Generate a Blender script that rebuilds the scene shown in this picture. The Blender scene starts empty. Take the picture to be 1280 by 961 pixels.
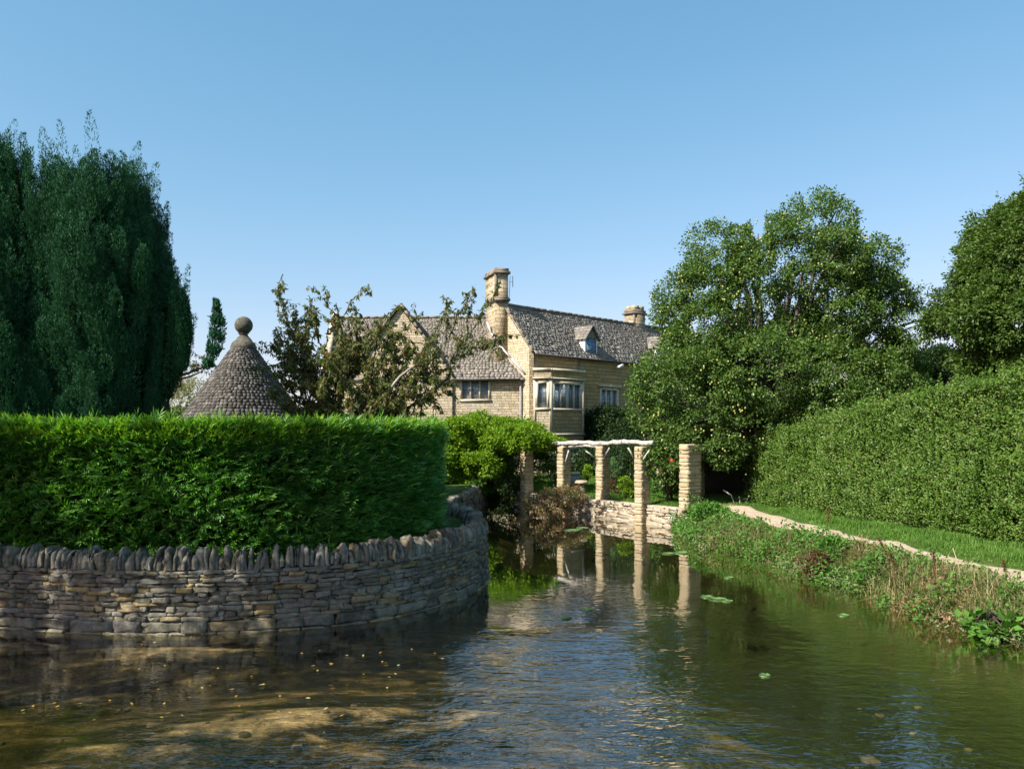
import bpy, math, random
import numpy as np
from mathutils import Matrix, Vector
R = math.radians
C = bpy.context.scene.collection
sc = bpy.context.scene
rng = np.random.default_rng(7)
random.seed(7)

# ------------------------------------------------------------------ camera, sky, sun
H = 3.0
cam = bpy.data.objects.new('camera', bpy.data.cameras.new('camera')); C.objects.link(cam)
cam.location = (0, 0, H); cam.rotation_euler = (R(90), 0, 0)
cam.data.sensor_width = 36; cam.data.lens = 36 * 1000 / 1280
cam.data.shift_y = 60 / 1280
cam.data.clip_end = 3000
sc.camera = cam

SUN_AZ = math.atan2(-0.81, -0.59); SUN_EL = R(43)
w = bpy.data.worlds.new('World'); sc.world = w; w.use_nodes = True
nt = w.node_tree; bg = nt.nodes['Background']
sky = nt.nodes.new('ShaderNodeTexSky'); sky.sky_type = 'NISHITA'; sky.sun_disc = False
sky.sun_elevation = SUN_EL; sky.sun_rotation = SUN_AZ
sky.air_density = 1.0; sky.dust_density = 1.0; sky.ozone_density = 1.6; sky.altitude = 100
def _m(op, x, y):
    n_ = nt.nodes.new('ShaderNodeMath'); n_.operation = op
    for i_, v_ in enumerate((x, y)):
        if isinstance(v_, float): n_.inputs[i_].default_value = v_
        else: nt.links.new(v_, n_.inputs[i_])
    return n_.outputs[0]
sp_ = nt.nodes.new('ShaderNodeSeparateColor'); cb_ = nt.nodes.new('ShaderNodeCombineColor'); nt.links.new(sky.outputs[0], sp_.inputs[0])
for i_, (k_, g_) in enumerate(((.75, 1.13), (.66, .68), (.73, .64))):   # gentle colour response of the sky
    nt.links.new(_m('MULTIPLY', _m('POWER', _m('MULTIPLY', sp_.outputs[i_], .2134), g_), k_ / .2134), cb_.inputs[i_])
nt.links.new(cb_.outputs[0], bg.inputs[0]); bg.inputs[1].default_value = 0.127
sd = bpy.data.lights.new('sun', 'SUN'); sd.energy = 4.9; sd.angle = R(0.53); sd.color = (1, .94, .84)
sun = bpy.data.objects.new('sun', sd); C.objects.link(sun)
to_sun = Vector((math.sin(SUN_AZ) * math.cos(SUN_EL), math.cos(SUN_AZ) * math.cos(SUN_EL), math.sin(SUN_EL)))
sun.rotation_euler = to_sun.to_track_quat('Z', 'Y').to_euler(); sun.location = (-20, -10, 30)
sc.view_settings.view_transform = 'Standard'; sc.view_settings.look = 'None'
sc.view_settings.exposure = 1.05; sc.view_settings.gamma = 1
sc.render.engine = 'CYCLES'
cy = sc.cycles
cy.use_denoising = True; cy.use_adaptive_sampling = True; cy.adaptive_threshold = 0.008
cy.max_bounces = 6; cy.diffuse_bounces = 3; cy.glossy_bounces = 3; cy.transmission_bounces = 3
cy.transparent_max_bounces = 8; cy.caustics_reflective = False; cy.caustics_refractive = False

# ------------------------------------------------------------------ helpers
def G(px, py, z=0.0):
    Y = (H - z) / (py - 540) * 1000
    return ((px - 640) / 1000 * Y, Y)
def P(px, py, Y):
    return ((px - 640) / 1000 * Y, Y, H + (540 - py) / 1000 * Y)

def world_of(o):
    m = o.matrix_basis.copy()
    if o.parent: m = world_of(o.parent) @ o.matrix_parent_inverse @ m
    return m
def adopt(o, parent):
    o.parent = parent
    o.matrix_parent_inverse = world_of(parent).inverted()
def tag(o, label=None, cat=None, group=None, kind=None):
    if label: o['label'] = label
    if cat: o['category'] = cat
    if group: o['group'] = group
    if kind: o['kind'] = kind
    return o
def empty(name, loc, label, cat, group=None):
    o = bpy.data.objects.new(name, None); C.objects.link(o); o.location = loc
    o.empty_display_size = .2
    return tag(o, label, cat, group)

def raw_mesh(name, V, polys, mat, parent=None, smooth=False, matrix=None):
    """polys: list of int arrays (n,k)"""
    me = bpy.data.meshes.new(name)
    V = np.asarray(V, dtype=np.float32)
    me.vertices.add(len(V)); me.vertices.foreach_set('co', V.ravel())
    polys = [np.asarray(p, dtype=np.int32) for p in polys if len(p)]
    idx = np.concatenate([p.ravel() for p in polys])
    tot = np.concatenate([np.full(len(p), p.shape[1], dtype=np.int32) for p in polys])
    st = np.concatenate([[0], np.cumsum(tot)[:-1]]).astype(np.int32)
    me.loops.add(len(idx)); me.loops.foreach_set('vertex_index', idx)
    me.polygons.add(len(tot)); me.polygons.foreach_set('loop_start', st)
    me.update(calc_edges=True)
    if smooth: me.polygons.foreach_set('use_smooth', np.ones(len(tot), dtype=bool))
    me.validate()
    if mat: me.materials.append(mat)
    o = bpy.data.objects.new(name, me); C.objects.link(o)
    if matrix is not None: o.matrix_basis = matrix
    if parent: adopt(o, parent)
    return o

class MB:
    def __init__(s): s.V = []; s.Q = []; s.T = []; s.n = 0
    def add(s, V, Q=None, T=None):
        V = np.asarray(V, dtype=float).reshape(-1, 3)
        s.V.append(V)
        if Q is not None and len(Q): s.Q.append(np.asarray(Q).reshape(-1, 4) + s.n)
        if T is not None and len(T): s.T.append(np.asarray(T).reshape(-1, 3) + s.n)
        s.n += len(V)
    def quad(s, a, b, c, d): s.add([a, b, c, d], [[0, 1, 2, 3]])
    def tri(s, a, b, c): s.add([a, b, c], None, [[0, 1, 2]])
    BF = [[0, 3, 2, 1], [4, 5, 6, 7], [0, 1, 5, 4], [1, 2, 6, 5], [2, 3, 7, 6], [3, 0, 4, 7]]
    def box(s, x0, x1, y0, y1, z0, z1, jit=0):
        V = np.array([[x0, y0, z0], [x1, y0, z0], [x1, y1, z0], [x0, y1, z0], [x0, y0, z1], [x1, y0, z1], [x1, y1, z1], [x0, y1, z1]], float)
        if jit: V += rng.normal(0, jit, V.shape)
        s.add(V, s.BF)
    def obox(s, o, ax, ay, az, jit=0):
        """o corner, ax ay az edge vectors"""
        o = np.array(o, float); ax = np.array(ax, float); ay = np.array(ay, float); az = np.array(az, float)
        V = np.array([o, o + ax, o + ax + ay, o + ay, o + az, o + ax + az, o + ax + ay + az, o + ay + az])
        if jit: V += rng.normal(0, jit, V.shape)
        s.add(V, s.BF)
    def rock(s, c, ax, ay, az, jit=.012, rnd=.3):
        """rounded irregular block, centre c, half-axis vectors"""
        c = np.array(c, float); M = np.array([ax, ay, az], float)
        V = ROCK_V.copy()
        # round the corners
        k = np.sum(np.abs(V) > .99, axis=1)
        V = V * np.where(k >= 3, 1 - rnd * .32, np.where(k == 2, 1 - rnd * .14, 1.0))[:, None]
        W = V @ M + c
        W += rng.normal(0, jit, W.shape)
        s.add(W, ROCK_F)
    def tube(s, pts, rad, seg=6, cap=True):
        pts = np.asarray(pts, float); n = len(pts)
        rad = np.broadcast_to(np.asarray(rad, float), (n,))
        tg = np.gradient(pts, axis=0); tg /= np.linalg.norm(tg, axis=1)[:, None] + 1e-9
        up = np.array([0, 0, 1.0]) if abs(tg[0][2]) < .9 else np.array([1.0, 0, 0])
        a = np.cross(tg, up); a /= np.linalg.norm(a, axis=1)[:, None] + 1e-9
        b = np.cross(tg, a)
        th = np.arange(seg) / seg * 2 * math.pi
        V = (pts[:, None, :] + rad[:, None, None] * (np.cos(th)[None, :, None] * a[:, None, :] + np.sin(th)[None, :, None] * b[:, None, :])).reshape(-1, 3)
        Q = []
        for i in range(n - 1):
            for j in range(seg):
                Q.append([i * seg + j, i * seg + (j + 1) % seg, (i + 1) * seg + (j + 1) % seg, (i + 1) * seg + j])
        T = []
        if cap:
            V = np.vstack([V, pts[0], pts[-1]]); e0 = n * seg
            for j in range(seg):
                T.append([e0, (j + 1) % seg, j]); T.append([e0 + 1, (n - 1) * seg + j, (n - 1) * seg + (j + 1) % seg])
        s.add(V, Q, T)
    def lathe(s, prof, c, seg=24, jit=0):
        prof = np.array(prof, float); n = len(prof)
        th = np.arange(seg) / seg * 2 * math.pi
        V = np.stack([prof[:, 0, None] * np.cos(th) + c[0], prof[:, 0, None] * np.sin(th) + c[1], np.repeat(prof[:, 1, None], seg, 1) + c[2]], -1).reshape(-1, 3)
        if jit: V += rng.normal(0, jit, V.shape)
        Q = []
        for i in range(n - 1):
            for j in range(seg):
                Q.append([i * seg + j, i * seg + (j + 1) % seg, (i + 1) * seg + (j + 1) % seg, (i + 1) * seg + j])
        s.add(V, Q)
    def build(s, name, mat, parent=None, smooth=False, matrix=None):
        V = np.vstack(s.V)
        polys = []
        if s.Q: polys.append(np.vstack(s.Q))
        if s.T: polys.append(np.vstack(s.T))
        return raw_mesh(name, V, polys, mat, parent, smooth, matrix)

def _rock_template():
    g = [-1, -.55, .55, 1]
    idx = {}; V = []
    for i in range(4):
        for j in range(4):
            for k in range(4):
                if i in (0, 3) or j in (0, 3) or k in (0, 3):
                    idx[(i, j, k)] = len(V); V.append([g[i], g[j], g[k]])
    F = []
    for a in range(3):
        for b in range(3):
            for side in (0, 3):
                for ax in range(3):
                    def mk(u, v):
                        t = [0, 0, 0]; t[ax] = side; t[(ax + 1) % 3] = u; t[(ax + 2) % 3] = v; return idx[tuple(t)]
                    q = [mk(a, b), mk(a + 1, b), mk(a + 1, b + 1), mk(a, b + 1)]
                    F.append(q if side == 3 else q[::-1])
    return np.array(V, float), np.array(F)
ROCK_V, ROCK_F = _rock_template()

def unit(v): return v / (np.linalg.norm(v, axis=-1, keepdims=True) + 1e-9)
def rdir(n): return unit(rng.normal(size=(n, 3)))

def leaf_arrays(Pb, A, N, L, W, fold=.12, mid=.45):
    n = len(Pb); L = np.broadcast_to(L, (n,))[:, None]; W = np.broadcast_to(W, (n,))[:, None]
    A = unit(A); S = unit(np.cross(A, N)); N2 = unit(np.cross(S, A))
    V = np.stack([Pb, Pb + A * L * mid + S * W * .5 + N2 * W * fold, Pb + A * L, Pb + A * L * mid - S * W * .5 + N2 * W * fold], 1).reshape(-1, 3)
    b = np.arange(n)[:, None] * 4
    T = np.concatenate([b + [0, 1, 2], b + [0, 2, 3]], 1).reshape(-1, 3)
    return V, T
def leaves(name, Pb, A, N, L, W, mat, parent=None, **k):
    V, T = leaf_arrays(Pb, A, N, L, W, **k)
    return raw_mesh(name, V, [T], mat, parent)

def noise3(Pt, s, seed=0):
    """cheap smooth noise -1..1"""
    r = np.random.default_rng(seed); out = 0
    for i in range(5):
        k = r.normal(size=3) * s * (1 + .5 * i); ph = r.uniform(0, 6.28)
        out = out + np.sin(Pt @ k + ph) / (1 + .4 * i)
    return out / 2.6

def lumpy(blobs, k=9, f=.36, seed=1, core=.86):
    r_ = np.random.default_rng(seed); out = []
    for b_ in blobs:
        out.append((*b_[:3], *[v * core for v in b_[3:]]))
        for i in range(k):
            d = r_.normal(size=3); d /= np.linalg.norm(d); g = f * r_.uniform(.6, 1.4)
            out.append((*[b_[j] + d[j] * b_[3 + j] * (1.02 - g * .55) for j in range(3)], *[min(b_[3:]) * .35 * g / f * .9 + v * g * .55 for v in b_[3:]]))
    return out
def crown(blobs, n_clump, cr, per, seed=0, up=.5, droop=.0, inner=.6, hole=None, hole_s=1.2):
    B = np.array(blobs, float); c = B[:, :3]; r = B[:, 3:6]
    area = (r[:, 0] * r[:, 1] + r[:, 0] * r[:, 2] + r[:, 1] * r[:, 2])
    n = n_clump * 3
    bi = rng.choice(len(B), n, p=area / area.sum())
    d = rdir(n); f = 1.03 - (1 - inner) * rng.random(n) ** 2.0
    pt = c[bi] + d * r[bi] * f[:, None]
    keep = np.ones(n, bool)
    for k in range(len(B)):
        q = np.sum(((pt - c[k]) / r[k]) ** 2, 1)
        keep &= (q > .5) | (bi == k)
    if hole is not None: keep &= noise3(pt, hole_s, seed) > hole
    pt = pt[keep][:n_clump]; d = unit(d / r[bi])[keep][:n_clump]
    m = len(pt)
    sz = cr * rng.uniform(.6, 1.35, m)
    off = rng.normal(size=(m, per, 3)) * .5
    off *= np.minimum(1, 1.2 / (np.linalg.norm(off, axis=2, keepdims=True) + 1e-6))
    pos = pt[:, None] + off * sz[:, None, None] * np.array([1, 1, .8])
    out = d[:, None] + 0 * off
    A = unit(unit(off) * .7 + out * .5 + rng.normal(size=off.shape) * .5 + np.array([0, 0, -droop]))
    N = unit(out * .5 + unit(off) * .4 + np.array([0, 0, up]) + rng.normal(size=off.shape) * .45)
    return pos.reshape(-1, 3), A.reshape(-1, 3), N.reshape(-1, 3), pt

# ------------------------------------------------------------------ materials
def newmat(name):
    m = bpy.data.materials.new(name); m.use_nodes = True
    return m, m.node_tree, m.node_tree.nodes['Principled BSDF']
def nd(nt, typ, **kw):
    n = nt.nodes.new(typ)
    for k, v in kw.items(): setattr(n, k, v)
    return n
def ramp(nt, cols, fac=None, interp='LINEAR'):
    r = nt.nodes.new('ShaderNodeValToRGB'); e = r.color_ramp.elements; r.color_ramp.interpolation = interp
    if not isinstance(cols[0][0], (int, float)): pass
    while len(e) > 1: e.remove(e[0])
    e[0].position = cols[0][0]; e[0].color = (*cols[0][1], 1)
    for p, c in cols[1:]:
        q = e.new(p); q.color = (*c, 1)
    if fac is not None: nt.links.new(fac, r.inputs[0])
    return r
def noise(nt, scale, detail=4, vec=None, rough=.55, dist=0):
    n = nt.nodes.new('ShaderNodeTexNoise'); n.inputs['Scale'].default_value = scale
    n.inputs['Detail'].default_value = detail; n.inputs['Roughness'].default_value = rough; n.inputs['Distortion'].default_value = dist
    if vec is not None: nt.links.new(vec, n.inputs['Vector'])
    return n
def mathn(nt, op, a, b=None, clamp=False):
    n = nt.nodes.new('ShaderNodeMath'); n.operation = op; n.use_clamp = clamp
    for i, v in enumerate((a, b)):
        if v is None: continue
        if isinstance(v, (int, float)): n.inputs[i].default_value = v
        else: nt.links.new(v, n.inputs[i])
    return n.outputs[0]
def mixc(nt, fac, a, b, mode='MIX'):
    n = nt.nodes.new('ShaderNodeMix'); n.data_type = 'RGBA'; n.blend_type = mode
    for sock, v in ((n.inputs[0], fac), (n.inputs[6], a), (n.inputs[7], b)):
        if isinstance(v, (int, float)): sock.default_value = v
        elif isinstance(v, tuple): sock.default_value = (*v, 1)
        else: nt.links.new(v, sock)
    return n.outputs[2]
def objco(nt): return nt.nodes.new('ShaderNodeTexCoord').outputs['Object']
def geopos(nt): return nt.nodes.new('ShaderNodeNewGeometry').outputs['Position']
def bump(nt, bs, h, strength=.5, dist=.02):
    b = nt.nodes.new('ShaderNodeBump'); b.inputs['Strength'].default_value = strength; b.inputs['Distance'].default_value = dist
    nt.links.new(h, b.inputs['Height']); nt.links.new(b.outputs[0], bs.inputs['Normal']); return b

def leafmat(name, cols, trans=.3, rough=.5, patch=None, ps=.8, tcol=None, spec=.2):
    m, nt, bs = newmat(name)
    g = nt.nodes.new('ShaderNodeNewGeometry')
    r = ramp(nt, [(i / (len(cols) - 1), c) for i, c in enumerate(cols)], g.outputs['Random Per Island'])
    col = r.outputs[0]
    if patch:
        n = noise(nt, ps, 2, g.outputs['Position'])
        f = ramp(nt, [(.42, (0, 0, 0)), (.62, (1, 1, 1))], n.outputs[0])
        col = mixc(nt, f.outputs[0], col, patch if isinstance(patch, tuple) else patch)
    nt.links.new(col, bs.inputs['Base Color'])
    bs.inputs['Roughness'].default_value = rough
    bs.inputs['Specular IOR Level'].default_value = spec
    t = nt.nodes.new('ShaderNodeBsdfTranslucent')
    tc = mixc(nt, 1.0, col, tcol or (1.5, 1.7, .5), 'MULTIPLY'); nt.links.new(tc, t.inputs[0])
    mx = nt.nodes.new('ShaderNodeMixShader'); mx.inputs[0].default_value = trans
    nt.links.new(bs.outputs[0], mx.inputs[1]); nt.links.new(t.outputs[0], mx.inputs[2])
    nt.links.new(mx.outputs[0], nt.nodes['Material Output'].inputs[0])
    return m
def barkmat(name, c1, c2, sc_=6):
    m, nt, bs = newmat(name); n = noise(nt, sc_, 5, objco(nt))
    r = ramp(nt, [(.3, c1), (.7, c2)], n.outputs[0]); nt.links.new(r.outputs[0], bs.inputs['Base Color'])
    bs.inputs['Roughness'].default_value = .9
    n2 = noise(nt, sc_ * 5, 4, objco(nt)); bump(nt, bs, n2.outputs[0], .6, .02); return m

def stonemat(name, cols, lichen=(.42, .42, .38), lich=.5, stain=(.05, .045, .035), st=.5, isl=True, fine=25):
    """for walls whose stones are geometry"""
    m, nt, bs = newmat(name)
    g = nt.nodes.new('ShaderNodeNewGeometry'); co = g.outputs['Position']
    r = ramp(nt, [(i / (len(cols) - 1), c) for i, c in enumerate(cols)], g.outputs['Random Per Island'])
    n1 = noise(nt, 15, 6, co, .7); f1 = ramp(nt, [(.5, (0, 0, 0)), (.68, (1, 1, 1))], n1.outputs[0])
    c = mixc(nt, mathn(nt, 'MULTIPLY', f1.outputs[0], lich), r.outputs[0], lichen)
    n2 = noise(nt, 4.6, 7, co, .75); f2 = ramp(nt, [(.45, (0, 0, 0)), (.65, (1, 1, 1))], n2.outputs[0])
    c = mixc(nt, mathn(nt, 'MULTIPLY', f2.outputs[0], st), c, stain)
    nt.links.new(c, bs.inputs['Base Color']); bs.inputs['Roughness'].default_value = .92
    bs.inputs['Specular IOR Level'].default_value = .2
    n3 = noise(nt, fine, 6, co, .7); bump(nt, bs, n3.outputs[0], .9, .03)
    return m

def rubblemat(name, c1, c2, mortar, bw=.34, rh=.115, stain=(.33, .3, .24), sf=.55, dark=(.12, .1, .07)):
    """coursed rubble; object space, x along wall, z up"""
    m, nt, bs = newmat(name)
    co = objco(nt)
    sep = nt.nodes.new('ShaderNodeSeparateXYZ'); nt.links.new(co, sep.inputs[0])
    nw = noise(nt, 1.7, 3, co); nw2 = noise(nt, 9, 3, co)
    cmb = nt.nodes.new('ShaderNodeCombineXYZ')
    x = mathn(nt, 'ADD', sep.outputs[0], mathn(nt, 'MULTIPLY', mathn(nt, 'SUBTRACT', nw.outputs[0], .5), .35))
    z = mathn(nt, 'ADD', sep.outputs[2], mathn(nt, 'MULTIPLY', mathn(nt, 'SUBTRACT', nw2.outputs[0], .5), .09))
    z = mathn(nt, 'ADD', z, mathn(nt, 'MULTIPLY', mathn(nt, 'SUBTRACT', nw.outputs[0], .5), .04))
    nt.links.new(x, cmb.inputs[0]); nt.links.new(z, cmb.inputs[1])
    b = nt.nodes.new('ShaderNodeTexBrick'); nt.links.new(cmb.outputs[0], b.inputs[0])
    b.inputs['Scale'].default_value = 1; b.inputs['Brick Width'].default_value = bw; b.inputs['Row Height'].default_value = rh
    b.inputs['Mortar Size'].default_value = .011; b.inputs['Mortar Smooth'].default_value = .3; b.inputs['Bias'].default_value = 0
    b.squash = .7; b.squash_frequency = 3; b.offset = .43
    b.inputs['Color1'].default_value = (*c1, 1); b.inputs['Color2'].default_value = (*c2, 1); b.inputs['Mortar'].default_value = (*mortar, 1)
    ns = noise(nt, .8, 5, co, .65); f = ramp(nt, [(.42, (0, 0, 0)), (.68, (1, 1, 1))], ns.outputs[0])
    c = mixc(nt, mathn(nt, 'MULTIPLY', f.outputs[0], sf), b.outputs[0], stain)
    nd2 = noise(nt, 2.6, 6, co, .7); f2 = ramp(nt, [(.5, (0, 0, 0)), (.75, (1, 1, 1))], nd2.outputs[0])
    c = mixc(nt, mathn(nt, 'MULTIPLY', f2.outputs[0], .5), c, dark)
    nt.links.new(c, bs.inputs['Base Color']); bs.inputs['Roughness'].default_value = .95
    bs.inputs['Specular IOR Level'].default_value = .15
    nf = noise(nt, 14, 5, co, .7)
    h = mathn(nt, 'ADD', mathn(nt, 'MULTIPLY', b.outputs[1], -1.0), mathn(nt, 'MULTIPLY', nf.outputs[0], .9))
    bump(nt, bs, h, 1.0, .035)
    return m

def plain(name, col, rough=.7, var=.25, sc_=8, metal=0, bmp=.2, spec=.4):
    m, nt, bs = newmat(name); n = noise(nt, sc_, 5, objco(nt))
    c2 = tuple(min(1, c * (1 + var)) for c in col); c1 = tuple(c * (1 - var) for c in col)
    r = ramp(nt, [(.3, c1), (.7, c2)], n.outputs[0]); nt.links.new(r.outputs[0], bs.inputs['Base Color'])
    bs.inputs['Roughness'].default_value = rough; bs.inputs['Metallic'].default_value = metal
    bs.inputs['Specular IOR Level'].default_value = spec
    if bmp: bump(nt, bs, noise(nt, sc_ * 6, 4, objco(nt)).outputs[0], bmp, .01)
    return m

M = {}
M['house_stone'] = rubblemat('house_stone', (.62, .52, .34), (.4, .32, .19), (.17, .14, .095), bw=.34, rh=.13, stain=(.5, .46, .38))
M['house_ochre'] = rubblemat('house_ochre', (.46, .31, .12), (.33, .23, .1), (.2, .145, .08), bw=.5, rh=.19, sf=.25)
M['chimney_stone'] = rubblemat('chimney_stone', (.5, .4, .25), (.27, .21, .13), (.16, .13, .09), bw=.42, rh=.19)
M['ashlar'] = plain('ashlar', (.52, .46, .34), .9, .25, 2.5, bmp=.4, spec=.2)
M['ashlar_dark'] = plain('ashlar_dark', (.19, .165, .125), .9, .4, 3, bmp=.4, spec=.2)
M['slate'] = stonemat('slate', [(.16, .145, .12), (.21, .19, .16), (.26, .235, .2), (.18, .16, .135), (.31, .285, .245)], lichen=(.36, .34, .27), lich=.4, stain=(.08, .07, .058), st=.35)
M['slate_dark'] = stonemat('slate_dark', [(.05, .047, .042), (.085, .08, .07), (.15, .14, .122), (.075, .07, .062), (.22, .21, .185)], lichen=(.3, .29, .26), lich=.4, stain=(.03, .028, .025), st=.6)
M['wall_stone'] = stonemat('wall_stone', [(.15, .14, .1), (.22, .205, .15), (.28, .255, .18), (.38, .28, .12), (.2, .185, .14), (.27, .255, .21), (.13, .12, .09), (.32, .31, .26)], lichen=(.4, .4, .35), lich=.5, stain=(.04, .038, .028), st=.6)
M['coping_stone'] = stonemat('coping_stone', [(.13, .118, .09), (.26, .24, .185), (.18, .165, .12), (.34, .31, .25), (.26, .2, .1)], lichen=(.42, .42, .38), lich=.6, stain=(.035, .032, .026), st=.8)
M['pillar_stone'] = stonemat('pillar_stone', [(.42, .34, .21), (.52, .43, .28), (.4, .31, .17), (.55, .48, .35)], lichen=(.5, .45, .35), lich=.35, stain=(.14, .11, .07), st=.4)
M['pale_stone'] = stonemat('pale_stone', [(.33, .27, .18), (.42, .36, .27), (.38, .31, .21), (.5, .46, .38)], lichen=(.65, .62, .56), lich=.4, stain=(.16, .13, .08), st=.4)
M['bed_stone'] = plain('bed_stone', (.1, .08, .045), .9, .4, 4)
M['shade_fill'] = plain('shade_fill', (.045, .04, .03), .95, .4, 5)  # near-black fill for mortar and shadow in wall joints and the recess
M['drift_wood'] = plain('drift_wood', (.4, .375, .33), .9, .45, 9, bmp=.9, spec=.1)
M['white_paint'] = plain('white_paint', (.7, .7, .68), .6, .1, 5)
M['lead'] = plain('lead', (.42, .43, .45), .6, .15, 3)
M['gutter'] = plain('gutter', (.03, .03, .032), .5, .2, 5)
M['pipe_grey'] = plain('pipe_grey', (.22, .22, .21), .5, .15, 5)
M['finial'] = plain('finial', (.1, .095, .075), .95, .5, 9, bmp=.6, spec=.1)
M['bark'] = barkmat('bark', (.045, .035, .027), (.13, .11, .09))
M['bark_pale'] = barkmat('bark_pale', (.2, .18, .15), (.42, .39, .34))
M['bark_dark'] = barkmat('bark_dark', (.03, .022, .016), (.08, .06, .045))
m, nt, bs = newmat('window_glass'); M['glass'] = m
n = noise(nt, 3.5, 3, objco(nt)); r = ramp(nt, [(.35, (.18, .25, .3)), (.7, (.4, .46, .5))], n.outputs[0]); nt.links.new(r.outputs[0], bs.inputs['Base Color'])
bs.inputs['Roughness'].default_value = .12; bs.inputs['Specular IOR Level'].default_value = .9; bump(nt, bs, noise(nt, 5, 2, objco(nt)).outputs[0], .15, .02)
M['blue_glass'] = plain('blue_glass', (.12, .26, .42), .25, .3, 5, spec=.8)
M['window_frame'] = plain('window_frame', (.2, .23, .26), .6, .2, 5)

M['yew'] = leafmat('yew', [(.01, .042, .026), (.018, .075, .042), (.03, .11, .055), (.075, .19, .085)], .13, .6, (.024, .085, .042), spec=.08)
M['yew_tip'] = leafmat('yew_tip', [(.03, .075, .03), (.05, .11, .035), (.02, .06, .035)], .2, .5)
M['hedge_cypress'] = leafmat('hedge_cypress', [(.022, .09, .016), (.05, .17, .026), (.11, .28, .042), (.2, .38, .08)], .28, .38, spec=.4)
M['hedge_cypress_lit_tip'] = leafmat('hedge_cypress_lit_tip', [(.1, .22, .02), (.15, .29, .026), (.22, .34, .035)], .35, .45)  # bright tip green, with the sunlight on the hedge shoulder in the colour
M['hedge_beech'] = leafmat('hedge_beech', [(.03, .085, .013), (.055, .125, .018), (.085, .165, .024), (.115, .2, .03), (.15, .235, .038), (.16, .15, .06)], .25, .42, (.075, .145, .02), 1.2, spec=.2)
M['pear_leaf'] = leafmat('pear_leaf', [(.035, .08, .018), (.06, .12, .024), (.085, .15, .03), (.14, .19, .045)], .25, .34)
M['hornbeam_leaf'] = leafmat('hornbeam_leaf', [(.03, .07, .016), (.05, .1, .02), (.08, .135, .025), (.12, .16, .035)], .28, .42, (.065, .115, .022), 1.3)
M['cherry_leaf'] = leafmat('cherry_leaf', [(.06, .1, .03), (.11, .12, .04), (.08, .14, .036), (.2, .11, .05), (.1, .16, .045)], .35, .38)
M['wisteria_leaf'] = leafmat('wisteria_leaf', [(.10, .19, .012), (.15, .26, .016), (.2, .31, .022), (.07, .15, .014)], .35, .5)
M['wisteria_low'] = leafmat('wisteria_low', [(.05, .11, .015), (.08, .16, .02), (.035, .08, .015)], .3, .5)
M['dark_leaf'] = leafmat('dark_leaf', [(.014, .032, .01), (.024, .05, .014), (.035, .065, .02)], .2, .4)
M['pale_leaf'] = leafmat('pale_leaf', [(.16, .18, .07), (.22, .2, .09), (.13, .16, .06), (.26, .2, .1)], .3, .6)
M['lime_leaf'] = leafmat('lime_leaf', [(.16, .28, .02), (.22, .34, .03), (.12, .2, .02)], .35, .5)
M['conifer_leaf'] = leafmat('conifer_leaf', [(.08, .17, .06), (.12, .22, .08), (.06, .14, .05)], .2, .5)
M['rust_leaf'] = leafmat('rust_leaf', [(.2, .11, .06), (.28, .17, .09), (.12, .17, .05), (.32, .08, .07), (.2, .24, .1), (.3, .28, .15)], .3, .5)
M['bramble_leaf'] = leafmat('bramble_leaf', [(.1, .04, .02), (.14, .07, .035), (.07, .07, .025)], .3, .5)
M['herb_leaf'] = leafmat('herb_leaf', [(.05, .13, .02), (.08, .19, .03), (.11, .24, .04)], .3, .45)
M['grass'] = leafmat('grass', [(.06, .15, .02), (.09, .2, .028), (.13, .25, .04), (.17, .25, .06)], .35, .5, (.08, .17, .025), 1.5)
M['dry_grass'] = leafmat('dry_grass', [(.28, .22, .11), (.36, .29, .16), (.2, .2, .08), (.42, .34, .2)], .3, .6, tcol=(1.1, 1.1, .8))
M['bank_mix'] = leafmat('bank_mix', [(.07, .15, .025), (.13, .2, .045), (.2, .22, .08), (.3, .24, .12), (.1, .17, .03), (.18, .24, .06)], .3, .5)
M['dock'] = plain('dock', (.12, .045, .025), .9, .4, 20)
M['straw'] = plain('straw', (.45, .36, .22), .9, .3, 20)
M['fruit'] = plain('fruit', (.3, .3, .08), .5, .3, 3, bmp=0)
M['red_petal'] = plain('red_petal', (.55, .012, .03), .5, .3, 10)
M['pink_petal'] = plain('pink_petal', (.6, .35, .35), .5, .3, 10)
M['lily'] = plain('lily', (.09, .17, .045), .35, .3, 6)
M['fallen_leaf'] = leafmat('fallen_leaf', [(.35, .25, .05), (.45, .3, .06), (.3, .15, .04), (.4, .4, .2)], .2, .4)

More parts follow.
